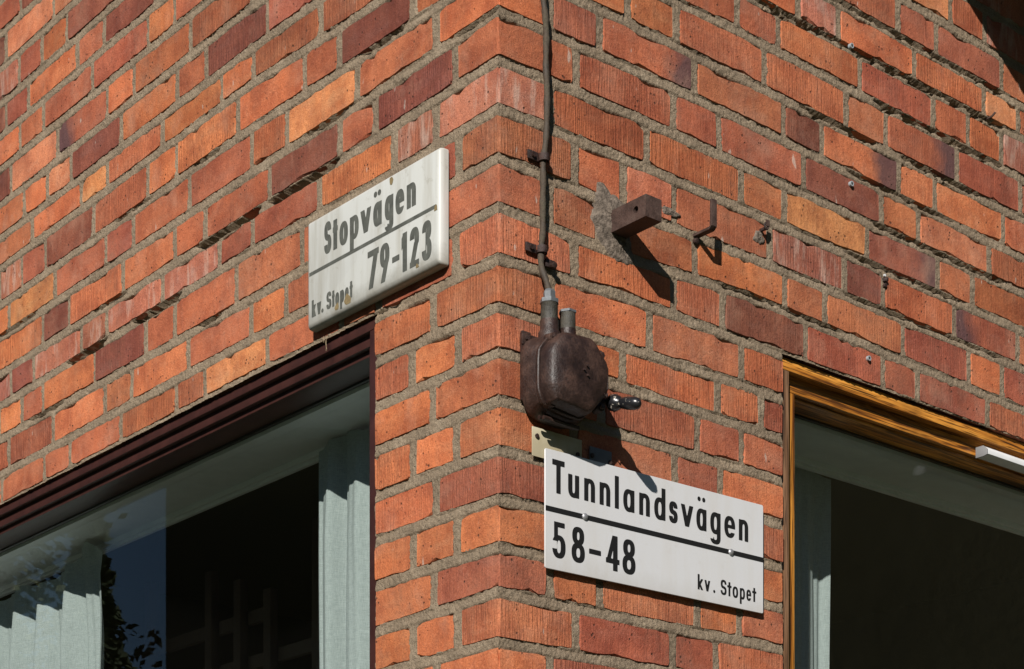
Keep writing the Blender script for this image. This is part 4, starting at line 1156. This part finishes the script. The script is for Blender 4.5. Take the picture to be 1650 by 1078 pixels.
# small fixings on the right wall
def fixing(name, label, cat, u, v, parts, group=None):
    o = link(name, None, None, tuple(Wpt('R', u, v)), (0, 0, ROT['R'])); tag(o, label, cat, group)
    for nm, mb, mat in parts: mb.build(nm, mat, o, smooth=True)
    return o
def ringmb(r0, r1, y0, y1, n=14):
    rings = [[(rr * math.cos(2 * math.pi * k / n), yy, rr * math.sin(2 * math.pi * k / n)) for k in range(n)] for rr, yy in ((r0, y0), (r1, y0 + (y1 - y0) * .2), (r1, y1), (r0, y1))]
    return MB().rings(rings + [rings[0]], False, False)
for u, v, lb in ((1.02, 2.304, 'pale wall plug with a dark hole in the bed joint, high on the right wall'), (1.02, 1.997, 'pale wall plug in a dark brick, middle one of three on right wall'), (1.08, 1.623, 'pale wall plug in a brick just above the orange window frame')):
    fixing('wall_plug', lb, 'wall plug', u, v, [('collar', ringmb(.0034, .0058, .004, -.006), M['plug']), ('hole', MB().tube([(0, .003, 0), (0, -.0056, 0)], .0033, 10), M['dark_slot'])], 'wall plugs on the right wall')
fixing('nail', 'rusty bent nail in the joint at the upper right of the right wall', 'nail', 1.53, 2.308, [('shank', MB().tube([(0, .01, 0), (0, -.010, .001), (.002, -.018, .008)], .0028, 7), M['rust_bar'])])
fixing('eye_screw', 'small rusty eye screw over a cement dab, right of the hook', 'screw', .728, 1.812,
       [('shank', MB().tube([(0, .01, 0), (0, -.014, 0)], .004, 8), M['rust_dark']), ('eye', MB().tube([(.006 * math.cos(a) * .9, -.015, .007 * math.sin(a) + .004) for a in [k / 12 * 6.283 for k in range(13)]], .0022, 6, False), M['rust_dark']), ('tab', MB().box(-.001, .008, -.018, -.014, .004, .017), M['rust_bar'])])
fixing('old_plug', 'broken dark plug sticking from a head joint at right', 'wall plug', 1.139, 1.812,
       [('stub', MB().tube([(0, .006, .004), (.001, -.006, .004), (0, -.009, .006)], [.006, .0055, .003], 8), M['rust_dark']), ('stub', MB().tube([(.001, .006, -.008), (.002, -.004, -.008)], .005, 8), M['rust_dark']), ('tip', MB().tube([(0, .001, .014), (0, -.003, .014)], .003, 8), M['white_metal'])])

# two scrap metal plates behind the sign
def strip(label, mat, u0, u1, v0, v1, out, screws, cat='metal plate'):
    o = link('metal_strip', None, None, tuple(Wpt('R', (u0 + u1) / 2, (v0 + v1) / 2)), (0, 0, ROT['R'])); tag(o, label, cat)
    w, h = (u1 - u0) / 2, (v1 - v0) / 2
    MB().box(-w, w, -out - .002, -out, -h, h).build('plate', mat, o, bevel=.0006)
    for x, z in screws: MB().tube([(x, -out - .002, z), (x, -out - .005, z)], .0048, 8).build('screw', M['rust_dark'], o, bevel=.0006)
strip('cream painted metal strip tucked between the box and the flat white sign', M['cream'], .078, .206, 1.196, 1.252, .005, [(-.053, .011), (.052, -.003)])
strip('small grey zinc plate behind the top edge of the flat white sign', M['zinc'], .228, .287, 1.190, 1.246, .004, [(-.024, .010), (.024, .006)])

# white rail screwed on the orange window head
rl = link('awning_rail', None, None, tuple(Wpt('R', 1.515, 1.509)), (0, 0, ROT['R'])); tag(rl, 'white lacquered blind rail screwed to the orange window head at right edge', 'rail')
prof = [(-.012, .0115), (-.012, -.0115), (.010, -.0115), (.022, -.0095), (.022, .0015), (.010, .0115)]
yb = .027
def pr(x, grow=0): return [(x, yb - .0005 - (p + .012) , z) for p, z in prof]
MB().rings([pr(.004), pr(1.2)]).build('rail', M['white_metal'], rl, bevel=.0008)
MB().rings([[(x_, yb - (p + .012) * 1.0, z * 1.12) for p, z in prof] for x_ in (0, .0038)]).build('end_cap', M['cap'], rl, bevel=.0008)

# dry straw and web caught under the left sign
st = link('straw', None, None, tuple(Wpt('L', .565, 1.565)), (0, 0, ROT['L'])); tag(st, 'wisp of dry straw caught on the brown window head below the thick sign', 'straw')
g = random.Random(5)
for k in range(3):
    a = (g.uniform(-.01, .005), -.004, g.uniform(-.004, .006)); l = g.uniform(.025, .05)
    MB().tube([a, (a[0] + l * .35, a[1] - .012, a[2] - l * .25), (a[0] + l * .45 + g.uniform(-.004, .006), a[1] - .014, a[2] - l * .8)], .0004, 5).build('blade', M['straw'], st)

# ------------------------------------------------------------------ projecting canopy on the right wall whose end throws the dark shadow
CANOPY_U, CANOPY_V = 1.163, 2.742
def canopy():
    cn = link('canopy', None, house, (0, 0, 0), (0, 0, ROT['R']))
    for k in range(6):
        MB().box(CANOPY_U, CANOPY_U + 1.6, -.05 - k * .105 - .100, -.05 - k * .105, EYE + CANOPY_V, EYE + CANOPY_V + .05).build('board', M['wood_dark'], cn, bevel=.003)
    MB().box(CANOPY_U, CANOPY_U + 1.6, -.049, -.002, EYE + CANOPY_V - .02, EYE + CANOPY_V + .09).build('ledger', M['wood_dark'], cn, bevel=.003)
canopy()

# ------------------------------------------------------------------ trees standing opposite, seen only in the panes
def tree(label, x, y, h, r, kind, seed, group='trees across the lawn'):
    g = random.Random(seed)
    t = link('spruce_tree' if kind == 's' else 'broadleaf_tree', None, None, (x, y, 0)); tag(t, label, 'tree', group)
    MB().tube([(0, 0, 0), (.1, 0, h * .4), (0, .1, h * .9)], [.2, .14, .04], 9).build('trunk', M['bark'], t, smooth=True)
    V = []; F = []
    for k in range(16000):
        if kind == 's':
            z = h * (.08 + .92 * g.random() ** 1.2); lay = math.floor(z / .45) * .45
            rr = r * (1 - z / h) * (.45 + .55 * (1 - (z - lay) / .45)) * g.random() ** .4
        else:
            a = g.random() ** .4; th = math.acos(g.uniform(-1, 1)); z = h * .62 + h * .38 * a * math.cos(th); rr = r * a * math.sin(th) * (1 + .2 * math.sin(z * 3))
        ph = g.uniform(0, 6.283); s_ = g.uniform(.04, .11)
        c = Vector((rr * math.cos(ph), rr * math.sin(ph), z)); d = Vector((g.uniform(-1, 1), g.uniform(-1, 1), g.uniform(-.7, .4))).normalized(); e = d.orthogonal().normalized()
        b = len(V); V += [c - d * s_, c + e * s_ * .5, c + d * s_, c - e * s_ * .5]; F.append((b, b + 1, b + 2, b + 3))
    link('crown', mesh('crown', V, F, M['leaf'] if kind == 's' else M['leaf2']), t)
def spot(az, dist): return (-1.2 + dist * math.sin(math.radians(az)), 5.05 + dist * math.cos(math.radians(az)))
TREES = [(*spot(-67.9, 15), 8.1, 1.7, 's'), (*spot(-64.6, 18), 8.6, 1.7, 's'), (*spot(-60, 19), 11, 3, 'b')]
TL = ['narrow dark spruce mirrored beside the blue sky in the left pane', 'second, farther narrow spruce at the left end of the lawn', 'leafy tree left of the two narrow spruces']
# unseen plastered house, added to give the right pane a plain dark reflection
nh = link('reflection_house', None, None, (15, -9, 0)); tag(nh, 'unseen olive plastered house added for the reflection in the orange-framed pane', 'house')
MB().box(0, 9, 0, 30, 0, 10.5).build('wall', M['olive'], nh)
MB().rings([[(-.5, -.5, 10.5), (4.5, -.5, 13.5), (9.5, -.5, 10.5)], [(-.5, 30.5, 10.5), (4.5, 30.5, 13.5), (9.5, 30.5, 10.5)]]).build('roof', M['tar'], nh)
# unseen tarred barn, added to darken what the left pane mirrors
a0, a1 = spot(-70.8, 17), spot(-88, 17.8)
bl = math.hypot(a1[0] - a0[0], a1[1] - a0[1])
barn = link('reflection_barn', None, None, (a0[0], a0[1], 0), (0, 0, math.atan2(a1[1] - a0[1], a1[0] - a0[0])))
tag(barn, 'unseen tall tarred barn added for the dark reflection in the left pane', 'barn')
MB().box(0, bl, -5, 0, 0, 9).build('wall', M['tar'], barn)
MB().rings([[(0, .3, 9), (0, -2.5, 12), (0, -5.3, 9)], [(bl + .4, .5, 9), (bl + .4, -2.5, 12), (bl + .4, -5.5, 9)]]).build('roof', M['tar'], barn)
for i, (q, lb) in enumerate(zip(TREES, TL)): tree(lb, *q, 40 + i)

# unseen ring of trees added to block skylight; low where the sun enters
def belt():
    g = random.Random(77); V = []; F = []
    sa = math.atan2(SUN.x, SUN.y)
    for k in range(110000):
        a = g.uniform(-math.pi, math.pi); da = abs((a - sa + math.pi) % (2 * math.pi) - math.pi)
        if da > math.pi - .9: continue
        R_ = g.uniform(22, 27)
        H_ = (15 + 2.5 * math.sin(a * 7) + 1.5 * math.sin(a * 17)) if da > .55 else 6.5
        az = math.degrees(a)
        if -64.0 < az < -46: H_ = 4.6
        z = H_ * (1 - g.random() ** 1.6 * .98); s_ = g.uniform(.12, .30)
        c = Vector((R_ * math.sin(a), R_ * math.cos(a), z)); d = Vector((g.uniform(-1, 1), g.uniform(-1, 1), g.uniform(-.8, .6))).normalized(); e = d.orthogonal().normalized()
        b = len(V); V += [c - d * s_, c + e * s_ * .6, c + d * s_, c - e * s_ * .6]; F.append((b, b + 1, b + 2, b + 3))
    o = link('sky_block_trees', mesh('sky_block_trees', V, F, M['leaf2'])); tag(o, 'unseen ring of leafy trees added to block low skylight', 'trees', kind='stuff')
belt()
